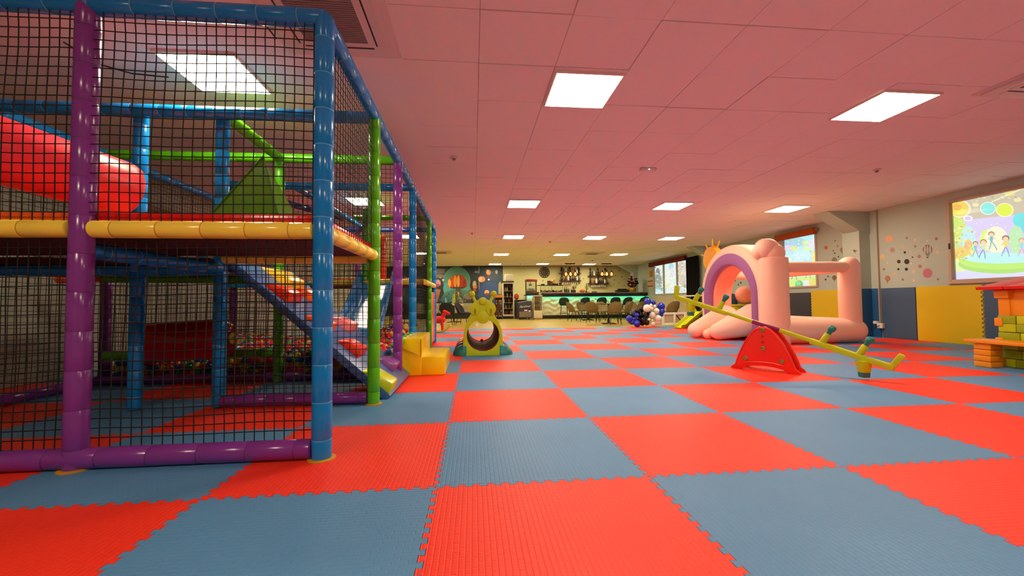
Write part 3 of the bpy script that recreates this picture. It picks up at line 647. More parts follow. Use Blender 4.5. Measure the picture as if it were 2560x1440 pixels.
def window(n, wv, mull=()):
    y0, y1, z0, z1 = wv[1], wv[0], wv[2], wv[3]; m = MB()
    f = .05
    m.box(WX-.03, WX+.12, y0, y0+f, z0, z1).box(WX-.03, WX+.12, y1-f, y1, z0, z1).box(WX-.03, WX+.12, y0+f, y1-f, z0, z0+f).box(WX-.03, WX+.12, y0+f, y1-f, z1-f, z1)
    for q in mull: m.box(WX-.02, WX+.1, q-.03, q+.03, z0+f, z1-f)
    o = ob('window_%d' % n, m, frame_m, kind='structure', bevel=.006)
    return o
w1 = window(1, W1); w2 = window(2, W2); w3 = window(3, W3, (17.0, 18.25))
ob('window_sill', MB().box(WX-.06, WX+.05, W1[1]-.03, W1[0]+.03, W1[2]-.03, W1[2]), frame_m, w1, bevel=.006)
ob('window_latch', MB().box(WX-.045, WX-.02, 6.725, 6.745, 1.75, 1.86), DARK, w1, bevel=.003)
PL = lambda x, y: atX(x, y, WX+.06)
def back(wv, z0, z1, c):   # rectangle of the whole pane, in picture coordinates of the wall plane
    return [(wv[0], z1), (wv[1], z1), (wv[1], z0), (wv[0], z0)]
def film_art(win, wv, base, shapes):
    ybase = [Vector((WX+.06, y, z)) for y, z in back(wv, wv[2]+.02, wv[3]-.02, base)]
    idx = {i: p for i, p in enumerate(ybase)}
    def pl(x, y):
        if y is None: return idx[x]
        p = PL(x, y); p.y = min(wv[0]-.03, max(wv[1]+.03, p.y)); p.z = min(wv[3]-.03, max(wv[2]+.03, p.z)); return p
    return art('printed_film', win, pl, [('p', [(0, None), (1, None), (2, None), (3, None)], base)] + [(*q[:-1], tuple(.82*int(q[-1][k:k+2], 16)/255+.18 for k in (0, 2, 4))) for q in shapes], film, (-1, 0, 0), .00012)
kid = lambda x, y, s, shirt, hair, legs, lean=0: [('l', [(x, y+8*s), (x-5*s+lean, y+20*s), (x-9*s+lean, y+30*s)], 2.2*s, legs), ('l', [(x, y+8*s), (x+5*s+lean, y+19*s), (x+8*s+lean*2, y+31*s)], 2.2*s, legs), ('e', x, y+3*s, 4.5*s, 7*s, shirt), ('l', [(x-3*s, y-1*s), (x-10*s, y+6*s)], 1.6*s, 'e8b890'), ('l', [(x+3*s, y-1*s), (x+11*s, y+3*s)], 1.6*s, 'e8b890'), ('e', x, y-9*s, 8*s, 6.5*s, hair), ('e', x, y-7.5*s, 6*s, 5*s, 'f6cfa0')]
S = [('p', [(2370, 505), (2700, 430), (2700, 560), (2372, 572)], 'c9b79a'), ('p', [(2390, 553), (2460, 545), (2700, 520), (2700, 660), (2380, 660)], 'd9c6f0'), ('p', [(2372, 655), (2440, 668), (2700, 660), (2700, 720), (2376, 720)], 'dcd6fa'),
 ('e', 2400, 620, 40, 60, 'e6f0a0'), ('e', 2392, 580, 24, 40, 'cfe460'), ('e', 2408, 602, 26, 12, 'd8ec80'), ('e', 2420, 595, 18, 30, 'bfe8e8'), ('e', 2405, 635, 22, 18, 'f4c860'), ('e', 2421, 612, 10, 14, 'f0b868'), ('e', 2395, 640, 26, 10, 'e8d040'),
 ('e', 2465, 600, 16, 26, 'd8f070'), ('e', 2490, 600, 30, 34, 'fff0c8'), ('e', 2540, 600, 18, 36, 'b8e8a8'), ('e', 2552, 550, 20, 18, '58e0e0'), ('e', 2575, 560, 24, 30, '60d8d8'),
 ('e', 2500, 660, 105, 24, 'a8e060'), ('e', 2500, 654, 100, 20, 'bcec60'), ('e', 2500, 645, 92, 14, 'b8f0ee')]
for x, y, r, c in [(2400, 522, 27, 'f0c848'), (2471, 521, 20, '78e4dc'), (2513, 525, 22, 'e0f030')]:
    S += [('e', x, y, r, r*.8, 'fff6d8'), ('e', x, y, r*.9, r*.72, c)]
S += [('e', 2400, 528, 14, 9, 'f8dc30'), ('e', 2394, 518, 11, 8, 'f4a838'), ('e', 2421, 546, 12, 7, 'fff8f4'), ('e', 2421, 546, 9, 5, 'd0c0e8'), ('e', 2525, 483, 14, 8, 'e8d070'), ('l', [(2480, 505), (2560, 470)], 3, 'f4e8b0'), ('e', 2440, 512, 8, 5, 'f8e0a0'), ('e', 2545, 500, 10, 5, 'f4e0a0')]
for a in ((2440, 616, .85, '58c8d8', '806848', '6890a8'), (2460, 614, 1.05, 'c8e0c8', 'a87838', '5888a0', -2), (2480, 594, 1.0, '58b8c0', '907040', '5898b0', 3), (2516, 606, 1.15, 'f0d858', '8a5040', '6898c0'), (2556, 610, 1.0, '78e0e8', 'c09860', 'e8a0b0')): S += kid(*a)
RS = random.Random(3)
def speck(n, x0, y0, x1, y1, r0, r1, cs): return [('e', RS.uniform(x0, x1), RS.uniform(y0, y1), RS.uniform(r0, r1), RS.uniform(r0, r1)*.8, RS.choice(cs)) for _ in range(n)]
S[19:19] = speck(45, 2380, 565, 2440, 650, 1.5, 5, ['e8ec70', 'c8e070', 'f4d070', 'f8f4c0', 'e8a860', 'a8e0d8', '98c860'])
S += speck(26, 2440, 555, 2555, 590, .8, 2.2, ['fff8f0', 'f8f0c0', 'e8d0f8']) + speck(30, 2430, 478, 2560, 505, 1, 4, ['e8d890', 'd8c078', 'f8e8b0', 'b8a070', 'c8d8a0']) + speck(16, 2445, 606, 2560, 640, 1, 3, ['c8e8c0', 'f8e8a0', 'd8f0f0'])
film_art(w1, W1, 'ece4c8', S)
S = [('p', [(1950, 590), (2050, 570), (2050, 660), (1950, 665)], 'b4e8ec'), ('e', 1985, 605, 30, 12, '98cfe0'), ('e', 1975, 620, 16, 8, 'e4c8f0'), ('e', 1987, 621, 9, 6, 'dcf070'), ('e', 2015, 607, 10, 6, 'dcec70'), ('e', 2018, 625, 9, 9, 'e8f8a0'), ('e', 2030, 610, 10, 12, 'e0e0f4'), ('e', 2037, 640, 8, 14, 'f4e070'), ('e', 1965, 650, 14, 10, 'd4f4d8'), ('e', 2005, 640, 22, 16, 'c8eef4'),
 ('p', [(1950, 690), (2050, 680), (2050, 722), (1950, 724)], 'd4ea70'), ('p', [(1950, 660), (2050, 655), (2050, 690), (1950, 695)], 'c4f0dc'), ('e', 2025, 712, 30, 12, 'e8e4d8'), ('e', 2034, 705, 12, 10, 'e8d858'), ('e', 1998, 711, 10, 10, '58b868'), ('e', 1996, 708, 6, 5, '80d888')]
S += kid(1986, 675, .8, 'e8f4f0', '907050', '5a8aa0') + kid(2021, 672, .75, 'f0b0b8', 'a08050', 'b08890')
S += speck(60, 1955, 600, 2042, 655, .8, 3, ['e8f8f8', '98d8e4', 'f0b8d8', 'e8f080', 'f8e8a0', '80c0d8', 'fff8ff'])
film_art(w2, W2, 'd6f2f0', S)
S = [('e', 1645, 700, 7, 28, '7c8878'), ('e', 1645, 678, 5, 8, '70707c'), ('e', 1650, 705, 5, 18, '8c9484'), ('e', 1640, 715, 5, 10, 'a4ac98'), ('e', 1648, 724, 9, 7, '80c8cc'), ('e', 1646, 727, 7, 4, 'c8ecec'), ('l', [(1652, 721), (1672, 720)], 2, '98904c'), ('e', 1672, 700, 10, 24, 'f0ecd8'), ('e', 1678, 667, 6, 10, 'a8d4e4'), ('e', 1680, 680, 5, 14, 'e0d4ec'), ('e', 1669, 714, 6, 5, 'e8ec98'), ('e', 1684, 722, 9, 6, 'e4dcec'),
 ('e', 1704, 665, 8, 12, 'd8b8a8'), ('e', 1712, 675, 6, 16, 'e0c8bc'), ('e', 1700, 690, 5, 20, 'bcc4a4'), ('e', 1708, 704, 7, 14, 'd0b8a4'), ('e', 1714, 715, 5, 5, '888c74'), ('e', 1705, 725, 9, 5, 'cce0e0'), ('l', [(1695, 720), (1718, 712)], 2, 'a4a474')]
S += speck(60, 1636, 668, 1658, 728, .8, 2.4, ['788070', '98a090', 'e8f0e8', 'b8c8b8', '687068']) + speck(50, 1662, 665, 1692, 728, .8, 3, ['f4f4e0', 'c8dce8', 'e0d0d8', 'f0e8c0', 'd8e8d8']) + speck(60, 1696, 660, 1720, 728, .8, 3, ['a89888', 'd8c0b0', 'e8e0d0', '98a088', 'c8b0a0', 'f0f0e8'])
film_art(w3, W3, 'e4f2ea', S)
for wv, wn_ in ((W1, w1), (W2, w2), (W3, w3)): ob('pane', MB().box(WX+.02, WX+.026, wv[1]+.05, wv[0]-.05, wv[2]+.05, wv[3]-.05), glassm, wn_)
# roller-blind valances
t = thing('roller_blind', (WX-.08, 10.3, 2.5), 'orange rolled blind box above the middle window', 'blind')
ob('valance', MB().box(WX-.14, WX-.03, 9.64, 11.0, 2.53, 2.7), mat('orange_cloth', 'a84a04', .8), t, bevel=.01); ob('bracket', MB().box(WX-.1, WX, 9.6, 9.64, 2.6, 2.68), STEEL, t)
t = thing('roller_blind', (WX-.08, 17.7, 2.5), 'dark red rolled blind boxes above the far window', 'blind')
for a, b in ((17.95, 19.55), (16.1, 17.9)): ob('valance', MB().box(WX-.14, WX-.02, a, b, 2.52, 2.72), mat('red_cloth', '6a0404', .8), t, bevel=.01)
tag(ob('curtain', MB().grid(lambda u, v: (WX-.12+.03*math.sin(u*40), 15.05+.98*u, .1+2.5*v), 60, 4), mat('black_cloth', '060605', .8, bump=.3, bscale=30, var=.5, spec=.2)), 'black glittery curtain right of the far window', 'curtain')
# portal pillars with sloped haunches
def pillar(y, label):
    t = thing('pillar', (WX-.12, y+.2, 0), label, 'pillar')
    ob('column', MB().box(WX-.26, WX-.001, y, y+.42, 0, H), wallpaint, t)
    ob('haunch', MB().prism([(WX-.001, y-.02, 2.3), (WX-.26, y-.02, 2.36), (WX-1.05, y-.02, H+.01), (WX-.001, y-.02, H+.01)], (0, .4, 0)), wallpaint, t)
    return t
p1 = pillar(8.28, 'painted pillar with sloped haunch right of the bouncy castle'); pillar(13.9, 'painted pillar with sloped haunch left of the black curtain'); pillar(21.2, 'painted pillar with sloped haunch at the bar corner')
ob('mat_panel', MB().box(WX-.285, WX-.262, 8.26, 8.72, 0, 1.065).box(WX-.285, WX-.02, 8.255, 8.278, 0, 1.065), pd, p1)
t = thing('cable_conduit', (WX-.02, 8.08, .4), 'thin white vertical conduit with socket box beside the pillar', 'conduit')
ob('pipe', MB().box(WX-.04, WX-.0005, 8.08, 8.1, .3, H-.02), mat('conduit_grey', 'b4ac98', .5), t); ob('socket_box', MB().box(WX-.085, WX-.022, 8.0, 8.12, .2, .31), WHITE, t, bevel=.006); ob('socket_box', MB().box(WX-.09, WX-.03, 8.42-.3, 8.5-.3, .29, .35), WHITE, t, bevel=.006)
ob('cable', MB().path([(WX-.09, 8.06, .26), (WX-.11, 8.12, .22), (WX-.12, 8.2, .15), (WX-.1, 8.2, .3)], .006), BLACK, t)
# stickers (flat print on the wall)
stk = matcol('sticker_print', rough=.6); PW = lambda x, y: atX(x, y, WX-.0008)
def dots(name, L, par, pl, n):
    for x, y, r, c in L: art(name, par, pl, [('e', x, y, r, r, c)], stk, n)
D = [(2223, 597, 9, 'e8b48c'), (2231, 625, 6, 'b48880'), (2206, 642, 6, 'dcc48c'), (2254, 620, 0, 'd0bc80')]
D = [d for d in D if d[2] > 1] + [(2267, 595, 3, '9a8470'), (2288, 600, 3, 'e0d0a8'), (2257, 615, 4, 'd8c088'), (2288, 616, 3, 'a0846c'), (2341, 597, 4, '98786a'), (2262, 631, 3, '20180c'), (2281, 643, 2, '402c18'), (2277, 631, 3, 'd8c4a0'), (2344, 631, 4, 'dcc498'), (2298, 641, 4.5, 'a8806c'), (2247, 654, 4.5, '38241c'), (2267, 654, 6.5, '2e1c30'), (2300, 666, 4.5, 'a47a66'), (2246, 673, 3, '281808'), (2266, 673, 4, '201808'), (2319, 683, 12, 'b87484'), (2210, 673, 3, '9c8460'), (2284, 679, 4, 'dcc498'), (2236, 684, 3, 'd8c08c'), (2257, 699, 3, '9c8260'), (2285, 701, 3, 'dcccA4'), (2345, 698, 3, '9c7c58'), (2218, 657, 2, 'e4d4b0'), (2310, 651, 2.5, 'e0ccA4'), (2278, 659, 2.5, 'e4d4a8'), (2318, 602, 2, 'e4d4b8')]
dots('dot_sticker', D, wr, PW, (-1, 0, 0))
def hab(x, y, s, cs, pl, par, n):
    sh = [('p', [(x-8*s, y+4*s), (x+8*s, y+4*s), (x+2*s, y+14*s), (x-2*s, y+14*s)], cs[0]), ('e', x, y, 11*s, 11*s, cs[0])]
    for k in (-1, 0, 1): sh += [('e', x+k*6*s, y, 2.4*s, 10*s, cs[1])]
    return art('balloon_sticker', par, pl, sh + [('r', x-2*s, y+16*s, x+2*s, y+19*s, cs[2])], stk, n)
hab(2319, 624, 1.1, ('6c7470', 'b4b4a4', '5a4430'), PW, wr, (-1, 0, 0)); hab(2219, 696, .6, ('94683c', 'b48c58', '6a4a28'), PW, wr, (-1, 0, 0))
hab(2107, 625, .62, ('8a6440', 'b08c60', '604428'), PW, wr, (-1, 0, 0)); hab(2086, 694, .5, ('6a5038', '846848', '483420'), PW, wr, (-1, 0, 0)); hab(2086, 650, .6, ('5c6458', '8c9080', '483420'), PW, wr, (-1, 0, 0))
dots('dot_sticker', [(2065, 619, 4.5, 'c8642c'), (2120, 607, 6, 'b85a34'), (2088, 602, 2, '8a6450'), (2094, 615, 2.5, 'a87c60'), (2083, 627, 2, '80604c'), (2087, 633, 2, '68402c'), (2096, 642, 2, '6c3434'), (2064, 683, 2.5, '503828'), (2070, 691, 2, '503828'), (2064, 699, 2.2, '402c20'), (1852, 707, 3, '806850'), (1846, 712, 2, '504438'), (1838, 702, 2.2, '8c7058')], wr, PW, (-1, 0, 0))
PP = lambda x, y: atX(x, y, WX-.2615)
art('plane_sticker', p1, PP, [('p', [(2133, 624), (2144, 627), (2134, 630)], '6a5038'), ('p', [(2136, 627), (2140, 632), (2137, 632)], '6a5038')], stk, (-1, 0, 0))
# notices left of the far window
t = thing('wall_notice', (WX-.01, 20.2, 1.4), 'orange and yellow paper notices on the wall left of the far window', 'notice')
art('paper', t, lambda x, y: atX(x, y, WX-.002), [('p', [(1623, 678), (1632, 675), (1632, 692), (1623, 694)], 'c88818'), ('l', [(1628, 678), (1628, 692)], 1.2, '8a5a08'), ('p', [(1619, 702), (1632, 700), (1632, 717), (1619, 718)], 'd0a070'), ('l', [(1619, 704), (1632, 702)], 2, '5c3818'), ('l', [(1619, 716), (1632, 715)], 2, '5c3818')], stk, (-1, 0, 0))
# radiator below the far window
t = thing('radiator', (WX-.1, 17.4, .1), 'cream ribbed radiator under the far window', 'radiator')
for k in range(34): ob('fin', MB().box(WX-.13, WX-.03, 15.7+k*.1, 15.7+k*.1+.06, .3, 1.02), CREAM, t)
ob('window_ledge', MB().box(WX-.36, WX-.19, 14.34, 16.0, 1.0, 1.05), WHITE, t)

# ------------------------------------------------------------------ mural on the back wall
mural = thing('wall_mural', (-.5, BY-.005, .9), 'dark space mural with striped balloon mushroom in a bubble', 'mural')
MX = lambda px: atY(px, 700, BY-.02).x
ob('panel', MB().box(LX+.3, MX(1163+34), BY-.02, BY-.001, .75, H-.0), mat('mural_dark', '1c2c34', .55), mural); ob('panel', MB().box(MX(1163+35.4), MX(1257), BY-.02, BY-.001, .75, H-.0), MATS['mural_dark'], mural)
ob('joint_strip', MB().box(MX(1197), MX(1198.4), BY-.03, BY-.001, .75, H), STEEL, mural)
mk = matcol('mural_print', rough=.5)
S = [('r', 960, 668, 1257, 790, '22343c'), ('r', 1200, 690, 1257, 760, '28405a'), ('e', 1225, 735, 30, 30, '2c4a78'), ('e', 1180, 690, 20, 14, '24383e'), ('r', 1088, 672, 1112, 684, '6a6456'), ('e', 1100, 690, 12, 5, '78705e'),
 ('e', 1142, 702, 34, 35, '7c9a90'), ('e', 1142, 702, 33, 34, '4c8a78'), ('e', 1144, 715, 31, 26, '4a9a90'), ('e', 1118, 722, 10, 16, '58a49c'), ('e', 1168, 728, 10, 14, '5a9c98'), ('e', 1145, 740, 38, 16, '48837c'),
 ('p', [(1120, 717), (1120, 706), (1127, 694), (1138, 687), (1148, 686), (1160, 692), (1167, 702), (1168, 716), (1160, 721), (1130, 721)], 'b04010'), ('e', 1124, 708, 4, 10, 'e8b040'), ('e', 1131, 704, 3.4, 14, 'd05010'), ('e', 1138, 703, 4.4, 15, 'e89018'), ('e', 1146, 703, 3.4, 15, 'd8b060'), ('e', 1153, 705, 4, 13, 'b03408'), ('e', 1161, 709, 4, 11, '8c2c08'), ('p', [(1124, 718), (1166, 717), (1156, 722), (1134, 722)], '4a3428'),
 ('p', [(1140, 721), (1151, 721), (1158, 745), (1164, 760), (1130, 760), (1137, 740)], '4c4834'), ('p', [(1132, 738), (1138, 728), (1139, 760), (1130, 762)], '98a838'), ('p', [(1144, 728), (1149, 732), (1146, 745)], 'b8a850'), ('p', [(1148, 740), (1160, 752), (1158, 760), (1146, 752)], '787870'),
 ('e', 1095, 708, 7, 9, 'c88890'), ('e', 1094, 714, 6, 4, '8c3848'), ('p', [(1090, 722), (1102, 724), (1094, 755), (1088, 752)], 'a8683c'), ('e', 1115, 748, 12, 11, '386c6c'), ('r', 1113, 745, 1117, 760, '88b4b4'), ('e', 1168, 752, 10, 8, '383c34'), ('e', 1170, 742, 10, 7, '787060'), ('e', 1177, 733, 6, 10, '6a5028'),
 ('e', 1186, 711, 5, 9, '9a9070'), ('p', [(1185, 703), (1189, 703), (1191, 714), (1183, 714)], 'b8a878'), ('e', 1187, 718, 5, 4, 'd07838'), ('e', 1187, 725, 4, 5, 'a04c20'), ('e', 1192, 680, 6, 3, '788088'), ('e', 1221, 681, 6, 7, 'd89858'), ('e', 1219, 679, 3, 5, 'ecb878'), ('e', 1204, 698, 9, 7.5, 'd89060'), ('e', 1201, 698, 4, 6, 'f0c090'), ('p', [(1218, 688), (1224, 688), (1223, 700), (1220, 700)], '6a3028'), ('e', 1222, 699, 2.4, 2.4, 'ecd8c0'), ('e', 1241, 680, 3, 5, '98a898'), ('p', [(1246, 710), (1250, 703), (1254, 710), (1253, 735), (1246, 735)], 'a8a060'), ('e', 1217, 731, 6, 6, 'd8a878'), ('e', 1218, 735, 5, 3, '983c18'), ('e', 1108, 700, 3, 3, 'b8d0b0'), ('e', 1089, 695, 2, 2, '98c4c8'), ('e', 1101, 694, 1.6, 1.6, '98c4c8')]
for x, c in ((985, 'a05828'), (1010, '385868'), (1040, '6a3c50'), (1065, '405a3c')): S += [('e', x, 700, 9, 12, c), ('r', x-2, 710, x+2, 740, '5a5040')]
S[1:1] = speck(130, 1088, 672, 1196, 758, .8, 4, ['2c3c44', '1c2a30', '344a50', '3a4440', '283840']) + speck(90, 1200, 672, 1256, 758, .8, 4, ['304a64', '243850', '3c5470', '1e3040', '283c58']) + speck(14, 1090, 672, 1256, 750, .4, .8, ['a8c0c0', 'd0d0b0'])
S += speck(34, 1134, 728, 1164, 758, .8, 2.4, ['6c6c48', '38382c', '98a048', '80806c', '505840']) + speck(24, 1088, 735, 1130, 758, .8, 2.5, ['2c5450', '487c74', '6c5c3c', '34443c'])
art('print', mural, lambda x, y: atY(x, y, BY-.0215), S, mk, (0, -1, 0), .00012)

# ------------------------------------------------------------------ dining furniture
def shell_chair(name, label, cat, group, cloth, seat_z, back_h, wd, legs, ring=False, tub=1.0):
    t = proto(name, label, cat, group); A = math.radians(80*tub)
    def sh(u, v, o):
        a = (u-.5)*2*A; k = abs(u-.5)*2; top = back_h*(1-.55*k**2.6); taper = .78+.22*min(1, v*1.6); r = wd/2*taper+o
        return (r*math.sin(a), r*math.cos(a)*1.0-.02 + .07*v, seat_z-.03+top*v)
    m = MB().grid(lambda u, v: sh(u, v, .022), 20, 6); g = MB().grid(lambda u, v: sh(u, v, -.022), 20, 6); n = len(m.v); m.add(g.v, [f[::-1] for f in g.f])
    W = 21
    for i in range(20): m.f += [[6*W+i, 6*W+i+1, n+6*W+i+1, n+6*W+i], [i+1, i, n+i, n+i+1]]
    for j in range(6): m.f += [[j*W, (j+1)*W, n+(j+1)*W, n+j*W], [(j+1)*W+20, j*W+20, n+j*W+20, n+(j+1)*W+20]]
    ob('backrest', m, cloth, t, ang=70)
    ob('seat', MB().lathe((0, -.03, seat_z-.06), (0, -.03, seat_z+.1), [(0, wd*.40), (.02, wd*.44), (.05, wd*.44), (.075, wd*.40), (.085, .001)], 24), cloth, t, ang=60)
    for a in (-1, 1):
        for b in (-1, 1):
            ob('leg', MB().cyl((a*wd*.28, b*wd*.28-.02, seat_z-.05), (a*wd*.42, b*wd*.42-.02, 0), 0.016, .011, 8), legs, t)
    if ring: 
        q = wd*.375; ob('foot_rail', MB().path([(-q, -q-.02, .28), (q, -q-.02, .28), (q, q-.02, .28), (-q, q-.02, .28), (-q, -q-.02, .28)], .008, 6), legs, t)
    return t
taupe = mat('taupe_velvet', '7c6c42', .8, var=.1, bscale=8); dkv = mat('charcoal_velvet', '20242c', .8); grn = mat('dark_green_velvet', '12312c', .75); legm = mat('black_leg', '15130f', .4)
C0 = shell_chair('dining_chair', '', 'chair', 'taupe dining chairs', taupe, .46, .40, .5, legm)
cl = [(1434, 803.5, 1.75, 'taupe chair seen side on, nearest the single bar stool'), (1457, 799, .25, 'taupe chair facing the camera behind the first table'), (1482, 807, 2.5, 'taupe chair turned half away left of the second table'), (1507, 803, .1, 'taupe chair facing the camera across the second table'), (1536, 811.5, 3.1, 'taupe chair with its back squarely to the camera'),
      (1563, 807, -2.2, 'taupe chair turned half away right of the second table'), (1580, 799, -.2, 'taupe chair facing the camera near the black balloons'), (1596, 802, -2.6, 'taupe chair half hidden behind the black balloons'), (1679, 809, 3.3, 'taupe chair behind the low white fence'), (1494, 798.5, -.9, 'taupe chair at the back of the second table'), (1551, 798, .5, 'taupe chair at the bar side behind the back chair')]
first = True
for px, py, rz, lab in cl:
    p = atZ(px, py, FLZ); o = C0 if first else dup(C0, p, rz, lab)
    if first: o.location = p; o.rotation_euler = (0, 0, rz); o['label'] = lab; first = False
D0 = shell_chair('dining_chair', '', 'chair', 'dark dining chairs', dkv, .46, .42, .54, legm)
first = True
for px, py, rz, lab in [(1119, 812, 3.0, 'charcoal chair with its back to the camera under the mural'), (1158, 811, 1.2, 'charcoal chair seen side on behind the green tunnel'), (990, 813, 3.2, 'charcoal chair seen through the far net, left'), (1018, 811, 2.9, 'charcoal chair seen through the far net, right')]:
    p = atZ(px, py, FLZ); o = D0 if first else dup(D0, p, rz, lab)
    if first: o.location = p; o.rotation_euler = (0, 0, rz); o['label'] = lab; first = False
S0 = shell_chair('bar_stool', '', 'stool', 'bar stools', grn, .72, .36, .46, legm, ring=True)
for k, (px, lab) in enumerate([(1410, 'dark green bar stool standing alone, leftmost at the bar'), (1461, 'second dark green bar stool from the left'), (1503, 'third dark green bar stool from the left'), (1538, 'fourth dark green bar stool from the left'), (1567, 'fifth dark green bar stool from the left'), (1609, 'dark green bar stool at the right end of the bar')]):
    p = atY(px, 760, 19.3); p.z = FLZ; rz = PI+(k*.7 % 1-.5)*.4; o = S0 if k == 0 else dup(S0, p, rz, lab)
    o.location = p; o.rotation_euler = (0, 0, rz); o['label'] = lab
def table(px, py, lab, r=.42, top=None):
    p = atZ(px, py, FLZ); t = thing('bistro_table', p, lab, 'table')
    ob('table_top', MB().lathe((p.x, p.y, .72), (p.x, p.y, 2), [(0, r-.01), (.01, r), (.028, r), (.034, r-.012)], 32), top or mat('table_dark', '2a2420', .4), t)
    ob('column', MB().cyl((p.x, p.y, .02), (p.x, p.y, .72), .035, n=14), legm, t)
    for q in range(4): d = Vector((math.cos(q*PI/2+.6), math.sin(q*PI/2+.6), 0)); ob('foot', MB().obox(p+Vector((0, 0, .035)), p+d*.33+Vector((0, 0, .018)), .05, .03), legm, t)
table(1470, 801, 'round dark pedestal table between the first taupe chairs'); table(1522, 810, 'round dark pedestal table behind the chair turned its back'); table(1135, 806, 'dark pedestal table with pale top under the mural', top=CREAM); table(1004, 808, 'pale topped pedestal table seen through the far net', top=CREAM)
# booth bench below the mural
t = thing('booth_seat', (-1, BY-.4, 0), 'cream buttoned booth seat along the mural wall', 'bench')
x0, x1 = atY(985, 760, BY-.3).x, atY(1236, 760, BY-.3).x; n = 9
for k in range(n):
    a, b = x0+(x1-x0)*k/n, x0+(x1-x0)*(k+1)/n; ob('back_cushion', MB().box(a+.01, b-.01, BY-.22, BY-.06, .42, .8), BOOTH, t, bevel=.03); ob('seat_cushion', MB().box(a+.01, b-.01, BY-.62, BY-.22, .28, .44), BOOTH, t, bevel=.03)
ob('plinth', MB().box(x0, x1, BY-.58, BY-.06, FLZ, .28), BLACK, t)

# ------------------------------------------------------------------ bar
YB = 20.2
bx0, bx1 = atY(1356, 760, YB).x, atY(1611, 760, YB).x; bzt = 1.14
t = thing('bar_counter', ((bx0+bx1)/2, YB, 0), 'long bar with wavy cream front and dark top', 'bar')
def relief(u, v):
    x = bx0+(bx1-bx0)*u; z = .16+.92*v; w_ = .5*math.sin(x*9+2.4*math.sin(z*11))+.5*math.sin(z*26+2.4*math.sin(x*8.1)); return (x, YB-.04-.035*w_, z)
ob('wave_front', MB().grid(relief, 260, 40), mat('bar_cream', 'e6dfc0', .45), t, ang=80)
ob('carcass', MB().box(bx0, bx1, YB+.03, YB+.5, FLZ, bzt), BLACK, t); ob('plinth', MB().box(bx0, bx1, YB+.0, YB+.04, FLZ, .16), mat('dark_brown', '1e120c', .4), t)
ob('counter_top', MB().box(bx0-.0, bx1+.08, YB-.24, YB+.56, bzt+.02, bzt+.13), mat('dark_worktop', '181210', .25), t, bevel=.01); ob('top_edge', MB().box(bx0, bx1+.08, YB-.24, YB+.56, bzt+.13, bzt+.15), mat('pale_edge', 'b89c90', .35), t)
ob('front_lip', MB().box(bx0, bx1+.08, YB-.24, YB-.2, bzt-.035, bzt+.02), MATS['dark_worktop'], t)
ob('led_strip', MB().box(bx0+.02, bx1, YB-.16, YB-.12, bzt-.005, bzt+.018), mat('teal_led', '30ffc0', .4, emit=16), t)
CT = bzt+.15
# left return of the bar
xa, xb = atY(1288, 760, YB+.5).x, atY(1334, 760, YB+.3).x
t = thing('side_counter', ((xa+xb)/2, YB+.7, 0), 'low dark side counter between fridge and display case', 'counter')
ob('body', MB().box(xa, xb-.35, YB+.4, YB+1.0, FLZ, .9), mat('brown_counter', '241610', .5), t); ob('worktop', MB().box(xa-.02, xb-.35, YB+.36, YB+1.02, .9, .95), MATS['dark_worktop'], t, bevel=.008)
ob('end_block', MB().box(xb-.34, xb-.02, YB+.3, YB+1.0, FLZ, 1.15), MATS['bar_cream'], t); ob('end_top', MB().box(xb-.42, xb+.3, YB+.2, YB+1.0, 1.15, 1.22), MATS['dark_worktop'], t, bevel=.008); ob('led_strip', MB().box(xb-.33, xb-.05, YB+.24, YB+.27, 1.12, 1.145), MATS['teal_led'], t)
# drinks fridge
def PB(px, py, Y): return atY(px, py, Y)
YF = 20.6; x0, x1 = PB(1257, 750, YF).x, PB(1285, 750, YF).x; zt = PB(1270, 706, YF).z
t = thing('drinks_fridge', ((x0+x1)/2, YF+.25, 0), 'tall white framed drinks fridge with glass door left of the bar', 'fridge')
ob('cabinet', MB().box(x0, x1, YF+.5, YF+.54, .12, zt).box(x0, x0+.03, YF+.04, YF+.5, .12, zt).box(x1-.03, x1, YF+.04, YF+.5, .12, zt).box(x0, x1, YF+.04, YF+.5, zt-.03, zt).box(x0, x1, YF+.04, YF+.5, .12, .16), WHITE, t)
ob('top_panel', MB().box(x0-.01, x1+.01, YF, YF+.54, zt, zt+.06), BLACK, t); ob('base', MB().box(x0+.02, x1-.02, YF+.06, YF+.5, FLZ, .12), BLACK, t)
d = ob('door', MB().box(x0, x0+.05, YF, YF+.035, .14, zt-.01).box(x1-.05, x1, YF, YF+.035, .14, zt-.01).box(x0+.05, x1-.05, YF, YF+.035, zt-.06, zt-.01).box(x0+.05, x1-.05, YF, YF+.035, .14, .2), WHITE, t); ob('pane', MB().box(x0+.05, x1-.05, YF+.012, YF+.018, .2, zt-.06), GLASS, d)
ob('back_lining', MB().box(x0+.03, x1-.03, YF+.48, YF+.5, .16, zt-.03), mat('fridge_dark', '6a5440', .6), t)
shelves = [.2+(zt-.35)*k/5 for k in range(5)]
for z in shelves: ob('shelf', MB().box(x0+.03, x1-.03, YF+.06, YF+.48, z, z+.02), WHITE, t)
def bottle(h, r, c, name='bottle'):
    o = proto(name, '', 'bottle'); ob('glass', MB().lathe((0, 0, 0), (0, 0, 1), [(0, r*.95), (h*.05, r), (h*.55, r), (h*.7, r*.45), (h*.74, r*.36), (h*.92, r*.36)], 12), c, o); ob('cap', MB().lathe((0, 0, h*.9), (0, 0, 2), [(0, r*.42), (h*.1, r*.42)], 10), mat('cap_dark', '302018', .4), o); return o
